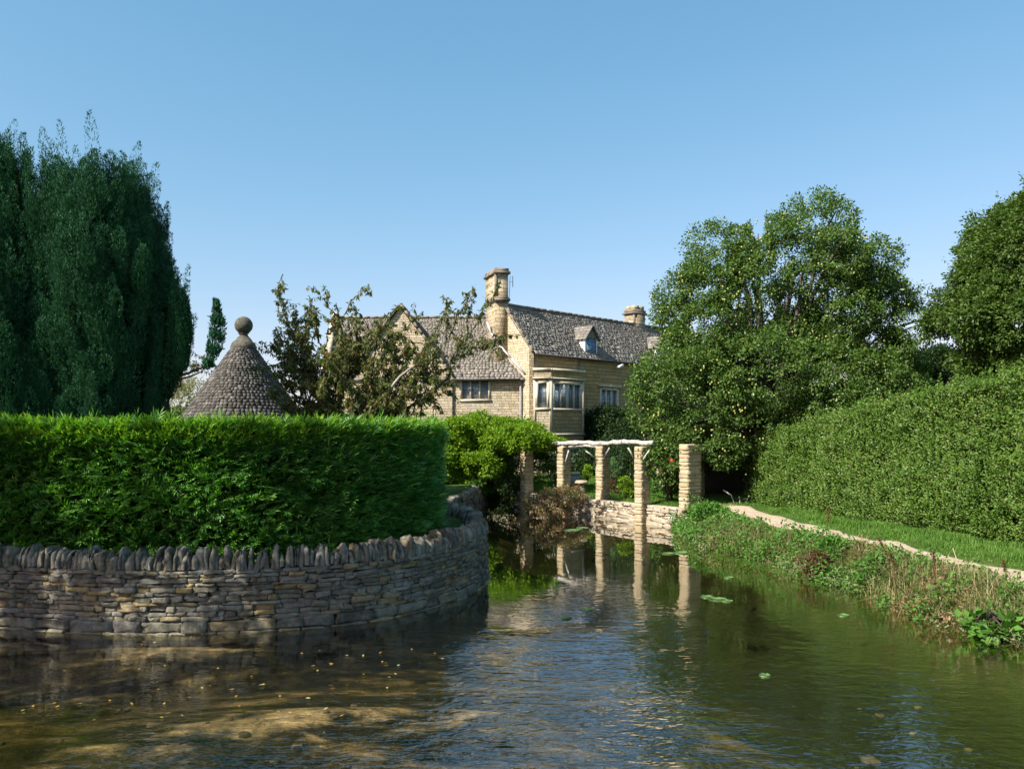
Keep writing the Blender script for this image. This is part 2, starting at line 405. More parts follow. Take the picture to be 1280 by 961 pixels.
# ------------------------------------------------------------------ terrain, river, path
ISL = [(-30, 16.5), (-20, 14.6), (-12, 12.9), (-7.9, 12.35), (-6.3, 12.05), (-4.68, 12.0), (-2.98, 12.4), (-1.84, 13.2), (-.92, 14.6), (-.6, 15.8), (-.58, 17.0), (-.95, 18.8), (-1.55, 20.6), (-1.9, 23), (-1.75, 26), (-1.3, 30), (-1.2, 38)]
FARW = [(.35, 38), (.3, 32.2), (1.2, 31.1), (2.44, 29.4), (4.08, 27.0), (5.1, 25.6), (5.3, 25.2)]
BANK = [(5.04, 24.4), (4.95, 22.2), (5.2, 20), (5.8, 18.2), (6.3, 15.8), (6.56, 14.0), (6.75, 12.5), (7.25, 11.3), (8.2, 9.5), (10.5, 6.5), (15, 2), (20, -4)]
def smooth_poly(pts, step=.15):
    p = np.array(pts, float); n = len(p); out = []
    q = np.vstack([2 * p[0] - p[1], p, 2 * p[-1] - p[-2]])
    for i in range(n - 1):
        a, b, c, d = q[i:i + 4]; L = np.linalg.norm(c - b); k = max(2, int(L / step))
        t = (np.arange(k) / k)[:, None]
        out.append(.5 * ((2 * b) + (-a + c) * t + (2 * a - 5 * b + 4 * c - d) * t ** 2 + (-a + 3 * b - 3 * c + d) * t ** 3))
    out.append(p[-1:]); return np.vstack(out)
isl_path = smooth_poly(ISL); bank_path = smooth_poly(BANK)
river = np.vstack([smooth_poly(ISL, .4), FARW, smooth_poly(BANK, .4), [(20, -9), (-30, -9)]])
def sdf(X, Y, poly):
    Pt = np.stack([X.ravel(), Y.ravel()], 1); d = np.full(len(Pt), 1e9); ins = np.zeros(len(Pt), bool)
    n = len(poly)
    for i in range(n):
        a = poly[i]; b = poly[(i + 1) % n]; e = b - a; w_ = Pt - a
        t = np.clip((w_ @ e) / (e @ e + 1e-12), 0, 1)
        d = np.minimum(d, np.sum((w_ - t[:, None] * e) ** 2, 1))
        c = (a[1] > Pt[:, 1]) != (b[1] > Pt[:, 1])
        xi = a[0] + (Pt[:, 1] - a[1]) * (b[0] - a[0]) / ((b[1] - a[1]) if abs(b[1] - a[1]) > 1e-9 else 1e-9)
        ins ^= c & (Pt[:, 0] < xi)
    d = np.sqrt(d); d[ins] *= -1
    return d.reshape(X.shape)
def sstep(x, a, b):
    t = np.clip((x - a) / (b - a), 0, 1); return t * t * (3 - 2 * t)
def height(X, Y):
    s = sdf(X, Y, river)
    p3 = np.stack([X, Y, 0 * X], -1)
    lvl = np.where((X < 0) & (Y > 11) & (Y < 38), .98, .62)
    lvl = lvl + sstep(Y, 34, 40) * (1.0 - lvl)
    lvl = lvl + .05 * noise3(p3, .8, 3)
    right = (X > 4.2) & (Y < 25.2)
    wid = np.where(right, 1.3, .12)
    st = np.where(right, 0.0, .12)
    n1 = noise3(p3, 1.1, 5)
    t = np.clip((s - st) / wid, 0, 1)
    up = np.where(right, 1 - (1 - t) ** 2, t)
    bed = -.2 - .2 * sstep(-s, 0, 1.6) - .3 * sstep(-s, .0, 1.0) * sstep(X, 1.5, 4) * sstep(Y, 7, 8.5) - .12 * sstep(Y, 9, 16) + .07 * noise3(p3 * [1, 2.2, 1], .9, 9)
    # gravel bar in the left foreground
    bar = np.exp(-(((X + 2.4 - .15 * (Y - 9)) / 3.0) ** 2 + ((Y - 8.9 - .22 * (X + 2.4)) / .9) ** 2))
    bar2 = np.exp(-(((X - 2.6 + .5 * (Y - 7)) / 1.6) ** 2 + ((Y - 7.0 + .1 * X) / .55) ** 2)); bar3 = np.exp(-(((X - 1.0) / 1.2) ** 2 + ((Y - 6.2) / .3) ** 2))
    bed = bed + .24 * bar + .2 * bar2 + .04 * bar3 - .55 * sstep(-s, .6, 3.0) * sstep(Y, 10, 14)
    return np.where(s < 0, bed, bed * (1 - up) + lvl * up + np.where(right, .06 * n1 * t, 0)), s
def axis(a, b, step, far, ratio=1.35):
    c = list(np.arange(a, b, step)); s_ = step; v = b
    hi = []
    while v < far: hi.append(v); s_ *= ratio; v += s_
    hi.append(far)
    lo = []; s_ = step; v = a
    while v > -far: s_ *= ratio; v -= s_; lo.append(max(v, -far))
    return np.array(sorted(set(lo)) + c + hi)
gx = axis(-16, 18, .13, 700); gy = axis(-8, 42, .13, 900)
GX, GY = np.meshgrid(gx, gy)
GZ, GS = height(GX, GY)
V = np.stack([GX, GY, GZ], -1).reshape(-1, 3); nx, ny = len(gx), len(gy)
ii = np.arange(nx * ny).reshape(ny, nx)
Q = np.stack([ii[:-1, :-1], ii[:-1, 1:], ii[1:, 1:], ii[1:, :-1]], -1).reshape(-1, 4)
def hz(x, y):
    z, _ = height(np.atleast_1d(np.asarray(x, float)), np.atleast_1d(np.asarray(y, float))); return z

m, nt, bs = newmat('ground')
co = geopos(nt); sep = nd(nt, 'ShaderNodeSeparateXYZ'); nt.links.new(co, sep.inputs[0])
mp = nd(nt, 'ShaderNodeMapping'); mp.inputs['Scale'].default_value = (1, 2.6, 1); mp.inputs['Rotation'].default_value = (0, 0, R(-14)); nt.links.new(co, mp.inputs[0])
a1 = noise(nt, .75, 7, mp.outputs[0], .62, .6); a2 = noise(nt, 9, 5, co, .7); a3 = noise(nt, 45, 3, co, .6)
bedc = ramp(nt, [(.4, (.016, .016, .006)), (.5, (.04, .034, .014)), (.57, (.1, .075, .035)), (.68, (.28, .2, .11))], a1.outputs[0])
peb = ramp(nt, [(.3, (.45, .42, .36)), (.55, (1, 1, 1)), (.8, (1.5, 1.4, 1.2))], a2.outputs[0])
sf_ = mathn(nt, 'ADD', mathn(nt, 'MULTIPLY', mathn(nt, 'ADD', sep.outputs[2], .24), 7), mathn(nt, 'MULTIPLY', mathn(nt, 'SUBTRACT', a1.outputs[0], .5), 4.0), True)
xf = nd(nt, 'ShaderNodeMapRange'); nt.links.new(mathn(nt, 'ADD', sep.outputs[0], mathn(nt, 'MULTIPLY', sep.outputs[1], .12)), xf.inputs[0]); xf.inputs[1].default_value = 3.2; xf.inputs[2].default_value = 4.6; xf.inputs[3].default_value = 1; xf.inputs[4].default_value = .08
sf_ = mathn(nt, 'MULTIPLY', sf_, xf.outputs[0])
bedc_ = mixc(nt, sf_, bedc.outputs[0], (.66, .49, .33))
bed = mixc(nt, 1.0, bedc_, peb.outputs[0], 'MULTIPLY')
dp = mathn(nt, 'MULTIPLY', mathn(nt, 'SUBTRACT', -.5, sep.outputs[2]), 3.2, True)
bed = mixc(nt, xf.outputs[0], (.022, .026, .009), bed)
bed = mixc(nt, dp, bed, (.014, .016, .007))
g1 = noise(nt, 1.3, 6, co, .7)
grc = ramp(nt, [(.3, (.03, .06, .012)), (.55, (.06, .1, .02)), (.75, (.11, .1, .045))], g1.outputs[0])
fz = mathn(nt, 'MULTIPLY', mathn(nt, 'SUBTRACT', sep.outputs[2], -.02), 8, True)
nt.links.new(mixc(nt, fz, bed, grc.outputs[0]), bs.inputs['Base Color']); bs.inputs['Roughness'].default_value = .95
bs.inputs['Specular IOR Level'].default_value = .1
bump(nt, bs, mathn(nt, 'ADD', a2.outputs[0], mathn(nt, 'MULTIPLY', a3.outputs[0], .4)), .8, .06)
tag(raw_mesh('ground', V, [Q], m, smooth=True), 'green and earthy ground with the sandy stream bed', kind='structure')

# water: surface that reflects by Fresnel and lets the bed show through
m, nt, bs = newmat('water')
nt.nodes.remove(bs)
co = geopos(nt); sep = nd(nt, 'ShaderNodeSeparateXYZ'); nt.links.new(co, sep.inputs[0])
mp = nd(nt, 'ShaderNodeMapping'); mp.inputs['Scale'].default_value = (.55, 1, 1); mp.inputs['Rotation'].default_value = (0, 0, R(12)); nt.links.new(co, mp.inputs[0])
w1 = noise(nt, 6.5, 2, mp.outputs[0], .5, .4); w2 = noise(nt, 17, 2, mp.outputs[0], .5, .3); w3 = noise(nt, 2.4, 2, mp.outputs[0], .5)
patch = noise(nt, .33, 3, co, .5, .4)
pf = ramp(nt, [(.36, (.1, .1, .1)), (.62, (1, 1, 1))], patch.outputs[0])
mr = nd(nt, 'ShaderNodeMapRange'); mr.interpolation_type = 'SMOOTHSTEP'; nt.links.new(sep.outputs[1], mr.inputs[0])
mr.inputs[1].default_value = 6.6; mr.inputs[2].default_value = 12.5; mr.inputs[3].default_value = 1.0; mr.inputs[4].default_value = .16
mr2 = nd(nt, 'ShaderNodeMapRange'); mr2.interpolation_type = 'SMOOTHSTEP'; nt.links.new(sep.outputs[1], mr2.inputs[0])
mr2.inputs[1].default_value = 11.5; mr2.inputs[2].default_value = 19; mr2.inputs[3].default_value = 1.0; mr2.inputs[4].default_value = .05
amp = mathn(nt, 'MULTIPLY', mathn(nt, 'MULTIPLY', mathn(nt, 'MAXIMUM', mathn(nt, 'MULTIPLY', pf.outputs[0], .75), mr.outputs[0]), mr2.outputs[0]), mathn(nt, 'ADD', mathn(nt, 'MULTIPLY', pf.outputs[0], .6), .4))
hh = mathn(nt, 'ADD', mathn(nt, 'ADD', w1.outputs[0], mathn(nt, 'MULTIPLY', w2.outputs[0], .4)), mathn(nt, 'MULTIPLY', w3.outputs[0], .9))
lf = mathn(nt, 'SUBTRACT', sep.outputs[0], mathn(nt, 'ADD', mathn(nt, 'MULTIPLY', mathn(nt, 'SUBTRACT', sep.outputs[1], 7.1), .68), -3.9))
m3 = nd(nt, 'ShaderNodeMapRange'); m3.interpolation_type = 'SMOOTHSTEP'; nt.links.new(mathn(nt, 'ADD', lf, mathn(nt, 'MULTIPLY', patch.outputs[0], 1.5)), m3.inputs[0]); m3.inputs[1].default_value = -.6; m3.inputs[2].default_value = 1.5; m3.inputs[3].default_value = .14; m3.inputs[4].default_value = 1
m4 = nd(nt, 'ShaderNodeMapRange'); m4.interpolation_type = 'SMOOTHSTEP'; nt.links.new(sep.outputs[0], m4.inputs[0]); m4.inputs[1].default_value = 1.9; m4.inputs[2].default_value = 3.4; m4.inputs[3].default_value = 1; m4.inputs[4].default_value = .3
hh = mathn(nt, 'MULTIPLY', mathn(nt, 'MULTIPLY', hh, amp), mathn(nt, 'MULTIPLY', m3.outputs[0], m4.outputs[0]))
b = nd(nt, 'ShaderNodeBump'); b.inputs['Strength'].default_value = 1; b.inputs['Distance'].default_value = .045; nt.links.new(hh, b.inputs['Height'])
gl = nd(nt, 'ShaderNodeBsdfGlossy'); gl.inputs['Roughness'].default_value = .02; gl.inputs[0].default_value = (1, 1, 1, 1); nt.links.new(b.outputs[0], gl.inputs['Normal'])
tr = nd(nt, 'ShaderNodeBsdfTransparent'); tr.inputs[0].default_value = (.82, .8, .62, 1)
gg = nd(nt, 'ShaderNodeNewGeometry'); dt = nd(nt, 'ShaderNodeVectorMath'); dt.operation = 'DOT_PRODUCT'; nt.links.new(gg.outputs['Incoming'], dt.inputs[0]); nt.links.new(b.outputs[0], dt.inputs[1])
# Schlick reflectance, the same from above and from below the surface
fres = mathn(nt, 'ADD', mathn(nt, 'MULTIPLY', mathn(nt, 'POWER', mathn(nt, 'SUBTRACT', 1.0, mathn(nt, 'ABSOLUTE', dt.outputs['Value']), True), 2.9), .96), .03, True)
mx = nd(nt, 'ShaderNodeMixShader'); nt.links.new(fres, mx.inputs[0]); nt.links.new(tr.outputs[0], mx.inputs[1]); nt.links.new(gl.outputs[0], mx.inputs[2])
nt.links.new(mx.outputs[0], nt.nodes['Material Output'].inputs[0])
mb = MB(); mb.quad((-60, -30, 0), (60, -30, 0), (60, 60, 0), (-60, 60, 0))
tag(mb.build('water', m), 'stream water, rippled in front and still further back', kind='structure')

# dirt path
pathc = smooth_poly([(9.6, 10.5), (8.4, 13.2), (8.05, 15.5), (7.62, 18), (7.25, 20.9), (7.15, 24), (7.0, 27), (7.0, 29)], .25)
t_ = np.gradient(pathc, axis=0); t_ /= np.linalg.norm(t_, axis=1)[:, None]; nr = np.stack([-t_[:, 1], t_[:, 0]], 1)
Vp = []; k = 7
for j in range(k):
    wv = .46 + .05 * np.sin(np.arange(len(pathc)) * .21 + j) + .03 * np.sin(np.arange(len(pathc)) * .53 + 2 * j)
    q = pathc + nr * ((j / (k - 1) * 2 - 1) * wv)[:, None]
    Vp.append(np.column_stack([q, hz(q[:, 0], q[:, 1]) + .03 - .028 * (abs(j / (k - 1) * 2 - 1) ** 3)]))
Vp = np.stack(Vp, 1); nn = len(pathc); ii = np.arange(nn * k).reshape(nn, k)
m, nt, bs = newmat('path_dirt'); n = noise(nt, 6, 6, geopos(nt), .7)
r = ramp(nt, [(.3, (.26, .19, .12)), (.6, (.45, .36, .26)), (.8, (.52, .44, .34))], n.outputs[0]); nt.links.new(r.outputs[0], bs.inputs[0]); bs.inputs['Roughness'].default_value = 1
bump(nt, bs, noise(nt, 30, 4, geopos(nt)).outputs[0], .5, .03)
tag(raw_mesh('path', Vp.reshape(-1, 3), [np.stack([ii[:-1, :-1], ii[1:, :-1], ii[1:, 1:], ii[:-1, 1:]], -1).reshape(-1, 4)], m, smooth=True), 'trodden pale dirt path beside the tall hedge', kind='structure')

# ------------------------------------------------------------------ dry stone walls
def arclen(p):
    return np.concatenate([[0], np.cumsum(np.linalg.norm(np.diff(p, axis=0), axis=1))])
def at_s(p, S, s):
    x = np.interp(s, S, p[:, 0]); y = np.interp(s, S, p[:, 1])
    x2 = np.interp(s + .05, S, p[:, 0]) - np.interp(s - .05, S, p[:, 0]); y2 = np.interp(s + .05, S, p[:, 1]) - np.interp(s - .05, S, p[:, 1])
    l = math.hypot(x2, y2) + 1e-9; return np.array([x, y]), np.array([x2 / l, y2 / l])
def courses(mb, path, s0, s1, side, z0, hs, wr, depth=.13, jit=.008, proud=.03):
    """side=+1: outward is to the right of the direction of travel"""
    S = arclen(path); z = z0
    for h in hs:
        s = s0 - rng.uniform(0, wr[0])
        while s < s1:
            w_ = rng.uniform(*wr) * (1.0 if h < .12 else 1.15)
            hh = h * rng.uniform(.93, 1.0)
            p, t = at_s(path, S, s + w_ / 2); nrm = np.array([t[1], -t[0]]) * side
            o = rng.normal(0, .016) + proud
            c = (p[0] + nrm[0] * (o - depth), p[1] + nrm[1] * (o - depth), z + h / 2 + rng.normal(0, .004))
            tilt = rng.normal(0, .02)
            mb.rock(c, (t[0] * w_ * .495, t[1] * w_ * .495, tilt * w_ * .5), (nrm[0] * depth, nrm[1] * depth, 0), (0, 0, hh * .505), jit * 1.3, rnd=.16)
            s += w_
        z += h
def wall_core(path, s0, s1, side, z0, z1, thick, name, mat, parent, off=.05):
    S = arclen(path); ss = np.arange(s0, s1, .3); mb = MB(); F_, B_ = [], []
    for s in ss:
        p, t = at_s(path, S, s); nrm = np.array([t[1], -t[0]]) * side
        F_.append(p - nrm * off); B_.append(p - nrm * thick)
    n = len(ss); F_ = np.array(F_); B_ = np.array(B_)
    V = np.vstack([np.column_stack([F_, np.full(n, z0)]), np.column_stack([F_, np.full(n, z1)]), np.column_stack([B_, np.full(n, z1)]), np.column_stack([B_, np.full(n, z0)])])
    Q = []
    for i in range(n - 1):
        for k in range(3): Q.append([k * n + i, k * n + i + 1, (k + 1) * n + i + 1, (k + 1) * n + i])
    Q.append([0, n, 2 * n, 3 * n]); Q.append([n - 1, 4 * n - 1, 3 * n - 1, 2 * n - 1])
    mb.add(V, Q); return mb.build(name, mat, parent)
def coping(mb, path, s0, s1, side, z, thick=.34, hr=(.17, .34), tr_=(.025, .1)):
    S = arclen(path); s = s0
    while s < s1:
        t0 = rng.uniform(*tr_); h = rng.uniform(*hr); p, t = at_s(path, S, s + t0 / 2); nrm = np.array([t[1], -t[0]]) * side
        d = thick * rng.uniform(.42, .56); lean = rng.normal(0, .13); cx = p - nrm * (thick * .42 + rng.normal(0, .02))
        rings = []
        for zf, tf, df in ((0, 1, 1), (.55, 1.0, .97), (.86, .75, rng.uniform(.6, .95)), (1, rng.uniform(.08, .5), rng.uniform(.15, .6))):
            for a in range(8):
                th = a / 8 * 2 * math.pi + .39
                u = math.copysign(abs(math.cos(th)) ** .28, math.cos(th)); v = math.copysign(abs(math.sin(th)) ** .28, math.sin(th))
                q = cx + t * (u * t0 * .5 * tf + lean * zf * h) + nrm * (v * d * df)
                rings.append([q[0] + rng.normal(0, .009), q[1] + rng.normal(0, .009), z + zf * h + rng.normal(0, .014)])
        Q = [[k * 8 + a, k * 8 + (a + 1) % 8, (k + 1) * 8 + (a + 1) % 8, (k + 1) * 8 + a] for k in range(3) for a in range(8)]
        Q += [[24, 25, 26, 27], [24, 27, 28, 31], [28, 29, 30, 31]]
        mb.add(rings, Q); s += t0 * rng.uniform(.92, 1.12)

Si = arclen(isl_path)
def s_at(path, S, x, y): return S[np.argmin((path[:, 0] - x) ** 2 + (path[:, 1] - y) ** 2)]
sa = s_at(isl_path, Si, -14, 13.3); sb = s_at(isl_path, Si, -1.55, 20.6); sc_end = s_at(isl_path, Si, -1.3, 30)
wl = empty('dry_stone_wall', (-5, 12.2, 0), 'grey dry stone wall with upright coping stones curving along the water below the clipped hedge', 'wall')
mb = MB()
hs = [.1, .17, .06, .075, .09, .055, .085, .06, .08, .055, .08, .05, .065]
courses(mb, isl_path, sa, sb, 1, -.09, hs[:1], (.3, .6), proud=.09)
courses(mb, isl_path, sa, sb, 1, .01, hs[1:2], (.28, .62), proud=.05, jit=.012)
courses(mb, isl_path, sa, sb, 1, .18, hs[2:], (.1, .44), jit=.007)
mb.build('stone_courses', M['wall_stone'], wl)
wall_core(isl_path, sa, sb, 1, -.5, .93, .42, 'core', M['shade_fill'], wl)
mb = MB(); coping(mb, isl_path, sa, sb, 1, .94); mb.build('coping', M['coping_stone'], wl)
# low continuation of the bank beyond the tip
wl2 = empty('bank_wall', (-1.7, 26, 0), 'low rough stone wall in shade under the bright climber at the far end of the water', 'wall')
mb = MB(); courses(mb, isl_path, sb, Si[-1], 1, -.1, [.14, .13, .12, .14, .12, .13, .12, .13], (.2, .5), jit=.02); mb.build('stone_courses', M['wall_stone'], wl2)
wall_core(isl_path, sb, Si[-1], 1, -.5, .9, .4, 'core', M['shade_fill'], wl2)

# ------------------------------------------------------------------ left clipped cypress hedge
hedge_front = smooth_poly([(-15, 14.2), (-12, 13.55), (-7.9, 12.95), (-4.7, 12.6), (-3.1, 13.0), (-2.25, 13.78), (-1.62, 15.0), (-1.5, 16.6), (-2.05, 18.3), (-3.5, 19.3), (-8, 19.2), (-15, 20)], .15)
def spray_surface(path, z0, ztop, n, seed_lean, ztopf=None):
    S = arclen(path); s = rng.uniform(0, S[-1], n)
    x = np.interp(s, S, path[:, 0]); y = np.interp(s, S, path[:, 1])
    tx = np.gradient(path[:, 0], S); ty = np.gradient(path[:, 1], S); tx = np.interp(s, S, tx); ty = np.interp(s, S, ty)
    l = np.hypot(tx, ty); tx /= l; ty /= l
    z = z0 + (ztop - z0) * rng.random(n)
    return np.stack([x, y, z], 1), np.stack([ty, -tx, 0 * tx], 1), np.stack([tx, ty, 0 * tx], 1)
def frond(Pb, A, N, L, k=4, lw=.022):
    """flat cypress spray: a few narrow leaflets off one axis"""
    Ps, As, Ns, Ls, Ws = [], [], [], [], []
    A = unit(A); S = unit(np.cross(A, N))
    for i in range(k):
        f = i / k; sgn = 1 if i % 2 else -1
        Ps.append(Pb + A * (L * f * .75)[:, None]); As.append(A + S * sgn * (.55 if i < k - 1 else 0)); Ns.append(N)
        Ls.append(L * (.62 - .25 * f)); Ws.append(np.full(len(L), lw))
    return np.vstack(Ps), np.vstack(As), np.vstack(Ns), np.concatenate(Ls), np.concatenate(Ws)
hg = empty('clipped_hedge', (-5, 15, 1), 'dark green clipped cypress hedge with bright tips on top, behind the curved stone wall', 'hedge')
n = 27000
p, o, t = spray_surface(hedge_front, .95, 3.12, n, 0)
dep = noise3(p * [1, 1, 1.6], 1.7, 21) * .09
p = p + o * (dep - .17 * rng.random(n) - .06)[:, None] - o * (sstep(p[:, 2], 2.85, 3.15) * .14)[:, None]
A = o * rng.normal(.6, .3, n)[:, None] + t * rng.normal(.5, .5, n)[:, None] + np.array([0, 0, 1]) * rng.normal(.2, .3, n)[:, None]
N = np.array([0, 0, 1]) * .9 + o * .35 + rng.normal(0, .3, (n, 3))
xk = rng.choice(n, 6000); p2 = p[xk].copy(); p2[:, 2] = rng.uniform(2.7, 3.1, 6000); p = np.vstack([p, p2]); A = np.vstack([A, A[xk] + [0, 0, .3]]); N = np.vstack([N, N[xk]]); n += 6000
fr_ = frond(p, A, N, rng.uniform(.14, .38, n), 7, .024)
leaves('foliage', *fr_[:3], fr_[3], fr_[4], M['hedge_cypress'], hg)
# sunlit band on the shoulder, put in as brighter frond colour
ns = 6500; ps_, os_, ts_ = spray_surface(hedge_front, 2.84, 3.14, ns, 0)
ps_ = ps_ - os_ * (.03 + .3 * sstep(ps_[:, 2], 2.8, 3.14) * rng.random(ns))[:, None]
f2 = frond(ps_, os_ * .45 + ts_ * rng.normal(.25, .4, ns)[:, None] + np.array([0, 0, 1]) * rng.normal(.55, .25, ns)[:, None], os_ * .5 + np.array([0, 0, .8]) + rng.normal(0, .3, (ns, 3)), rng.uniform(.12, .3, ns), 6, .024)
leaves('lit_shoulder', *f2[:3], f2[3], f2[4], M['hedge_cypress_lit_tip'], hg)
# top sheet
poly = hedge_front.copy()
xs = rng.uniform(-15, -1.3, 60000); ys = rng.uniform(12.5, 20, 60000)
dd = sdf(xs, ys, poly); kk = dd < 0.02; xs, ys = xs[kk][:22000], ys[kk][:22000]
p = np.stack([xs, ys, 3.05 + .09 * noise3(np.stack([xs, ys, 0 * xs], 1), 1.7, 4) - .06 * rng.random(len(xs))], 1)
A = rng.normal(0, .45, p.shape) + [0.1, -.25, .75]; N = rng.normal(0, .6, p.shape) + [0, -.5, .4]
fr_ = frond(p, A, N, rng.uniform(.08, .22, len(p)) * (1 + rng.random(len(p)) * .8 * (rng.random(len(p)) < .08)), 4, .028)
leaves('top_growth', *fr_[:3], fr_[3], fr_[4], M['hedge_cypress_lit_tip'], hg)
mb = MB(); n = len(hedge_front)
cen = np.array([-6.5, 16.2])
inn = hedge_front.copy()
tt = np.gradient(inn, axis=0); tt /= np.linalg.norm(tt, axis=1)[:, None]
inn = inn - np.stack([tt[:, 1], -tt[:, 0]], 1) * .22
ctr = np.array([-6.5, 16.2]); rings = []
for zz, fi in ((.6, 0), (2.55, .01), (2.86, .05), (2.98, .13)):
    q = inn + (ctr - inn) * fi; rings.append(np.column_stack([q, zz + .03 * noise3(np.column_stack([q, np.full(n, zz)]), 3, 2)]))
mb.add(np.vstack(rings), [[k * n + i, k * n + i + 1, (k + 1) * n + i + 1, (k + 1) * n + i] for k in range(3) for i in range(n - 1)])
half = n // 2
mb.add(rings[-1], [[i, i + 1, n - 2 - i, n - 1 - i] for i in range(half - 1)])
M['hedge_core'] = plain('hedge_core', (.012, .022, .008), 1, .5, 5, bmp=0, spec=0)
mb.build('blocker_core', M['hedge_core'], hg)  # solid dark core added so light cannot pass through the hedge

# ------------------------------------------------------------------ right tall hedge
RH = smooth_poly([(12.2, 8.5), (11.6, 11.5), (11.0, 14), (10.65, 16.5), (10.2, 18.8), (9.6, 20.9), (8.75, 23.8), (8.0, 25.6), (7.75, 26.6), (8.3, 27.6), (9.6, 27.4), (11.5, 24), (13, 18), (14.2, 12), (14.6, 8.5)], .2)
SR = arclen(RH)
def rh_top(s): return np.interp(s, [0, s_at(RH, SR, 11, 14), s_at(RH, SR, 10.65, 16.5), s_at(RH, SR, 9.6, 20.9), s_at(RH, SR, 8.75, 23.8), s_at(RH, SR, 7.75, 26.6), SR[-1]], [4.7, 4.5, 4.3, 3.75, 3.25, 2.75, 4.6])
rhg = empty('tall_hedge', (10, 18, .6), 'tall mid green leafy hedge rising beside the dirt path at the right', 'hedge')
n = 185000
s = rng.uniform(0, s_at(RH, SR, 9.6, 27.4), n)
x = np.interp(s, SR, RH[:, 0]); y = np.interp(s, SR, RH[:, 1]); tx = np.interp(s, SR, np.gradient(RH[:, 0], SR)); ty = np.interp(s, SR, np.gradient(RH[:, 1], SR))
o = unit(np.stack([-ty, tx, 0 * tx], 1)); top = rh_top(s)
f = rng.random(n) ** .95; z = .55 + (top - .55) * f
p = np.stack([x, y, z], 1)
bulge = noise3(p * [1, 1, 1.3], .9, 33) * .24 + noise3(p, 3.2, 34) * .12 + noise3(p, 7.0, 35) * .06 + noise3(p * [1, 1, .3], 2.6, 36) * .1
lean = -.55 * (f ** 1.4)
p = p + o * (bulge + lean - .24 * rng.random(n))[:, None]
A = o * .5 + rng.normal(0, .6, (n, 3)) + [0, 0, -.1]; N = o * .7 + [0, 0, .55] + rng.normal(0, .42, (n, 3))
kk = 95000; P1, A1, N1 = p[:kk], A[:kk], N[:kk]
# short leafy shoots standing off the face
b_ = p[kk:kk + 9500]; ob = o[kk:kk + 9500]; m_ = len(b_); q_ = 12
dd = unit(ob * .42 + np.array([0, 0, .8]) + rng.normal(0, .28, (m_, 3))); LL = rng.uniform(.18, .5, m_)
tt_ = np.linspace(.05, 1, q_)
P4 = (b_[:, None] + dd[:, None] * (LL[:, None] * tt_)[..., None] + rng.normal(0, .008, (m_, q_, 3)))
sd_ = unit(np.cross(dd, ob) + 1e-6)[:, None] * np.where(np.arange(q_) % 2, 1, -1)[None, :, None]
A4 = sd_ * .7 + dd[:, None] * .6 + rng.normal(0, .25, P4.shape); N4 = ob[:, None] * .8 + np.array([0, 0, .5]) + rng.normal(0, .3, P4.shape)
P4, A4, N4 = P4.reshape(-1, 3), A4.reshape(-1, 3), N4.reshape(-1, 3)
# top plane and upright shoots
n = 52000
s = rng.uniform(0, s_at(RH, SR, 8, 25.6), n); x = np.interp(s, SR, RH[:, 0]); y = np.interp(s, SR, RH[:, 1])
tx = np.interp(s, SR, np.gradient(RH[:, 0], SR)); ty = np.interp(s, SR, np.gradient(RH[:, 1], SR)); o = unit(np.stack([-ty, tx, 0 * tx], 1))
p = np.stack([x, y, rh_top(s)], 1) - o * (.5 + rng.random(n)[:, None] * 1.6)
p[:, 2] += .12 * noise3(p, 1.4, 5) + np.abs(rng.normal(0, .10, n)) - .05
A = rng.normal(0, .6, (n, 3)) + [0, 0, .5]; N = rng.normal(0, .5, (n, 3)) + [-.3, -.3, .6]
P2, A2, N2 = p, A, N
sh = []
for i in range(900):
    s0 = rng.uniform(0, s_at(RH, SR, 8, 25.6)); q = np.array([np.interp(s0, SR, RH[:, 0]), np.interp(s0, SR, RH[:, 1]), rh_top(s0)]) + [rng.uniform(.3, 1.3), 0, -.1]
    L_ = rng.uniform(.15, .6); k = int(L_ / .03); d = unit(np.array([rng.normal(0, .2), rng.normal(0, .2), 1]))
    sh.append(q + d * np.linspace(0, L_, k)[:, None])
P3 = np.vstack(sh); A3 = rng.normal(0, .7, P3.shape) + [0, 0, .5]; N3 = rng.normal(0, .5, P3.shape) + [0, 0, .6]
PP, AA, NN = np.vstack([P1, P2, P3, P4]), np.vstack([A1, A2, A3, A4]), np.vstack([N1, N2, N3, N4])
leaves('foliage', PP, AA, NN, rng.uniform(.04, .09, len(PP)), rng.uniform(.024, .045, len(PP)), M['hedge_beech'], rhg)
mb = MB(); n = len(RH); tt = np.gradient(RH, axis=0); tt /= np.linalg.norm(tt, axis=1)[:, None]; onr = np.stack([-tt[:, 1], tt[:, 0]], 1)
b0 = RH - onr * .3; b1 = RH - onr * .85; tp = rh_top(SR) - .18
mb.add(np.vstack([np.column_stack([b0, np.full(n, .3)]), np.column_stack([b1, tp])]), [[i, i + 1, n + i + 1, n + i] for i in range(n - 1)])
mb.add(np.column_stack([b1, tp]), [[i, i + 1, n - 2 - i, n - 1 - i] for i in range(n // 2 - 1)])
mb.build('blocker_core', M['hedge_core'], rhg)  # solid core again, put inside to block light through the leaves

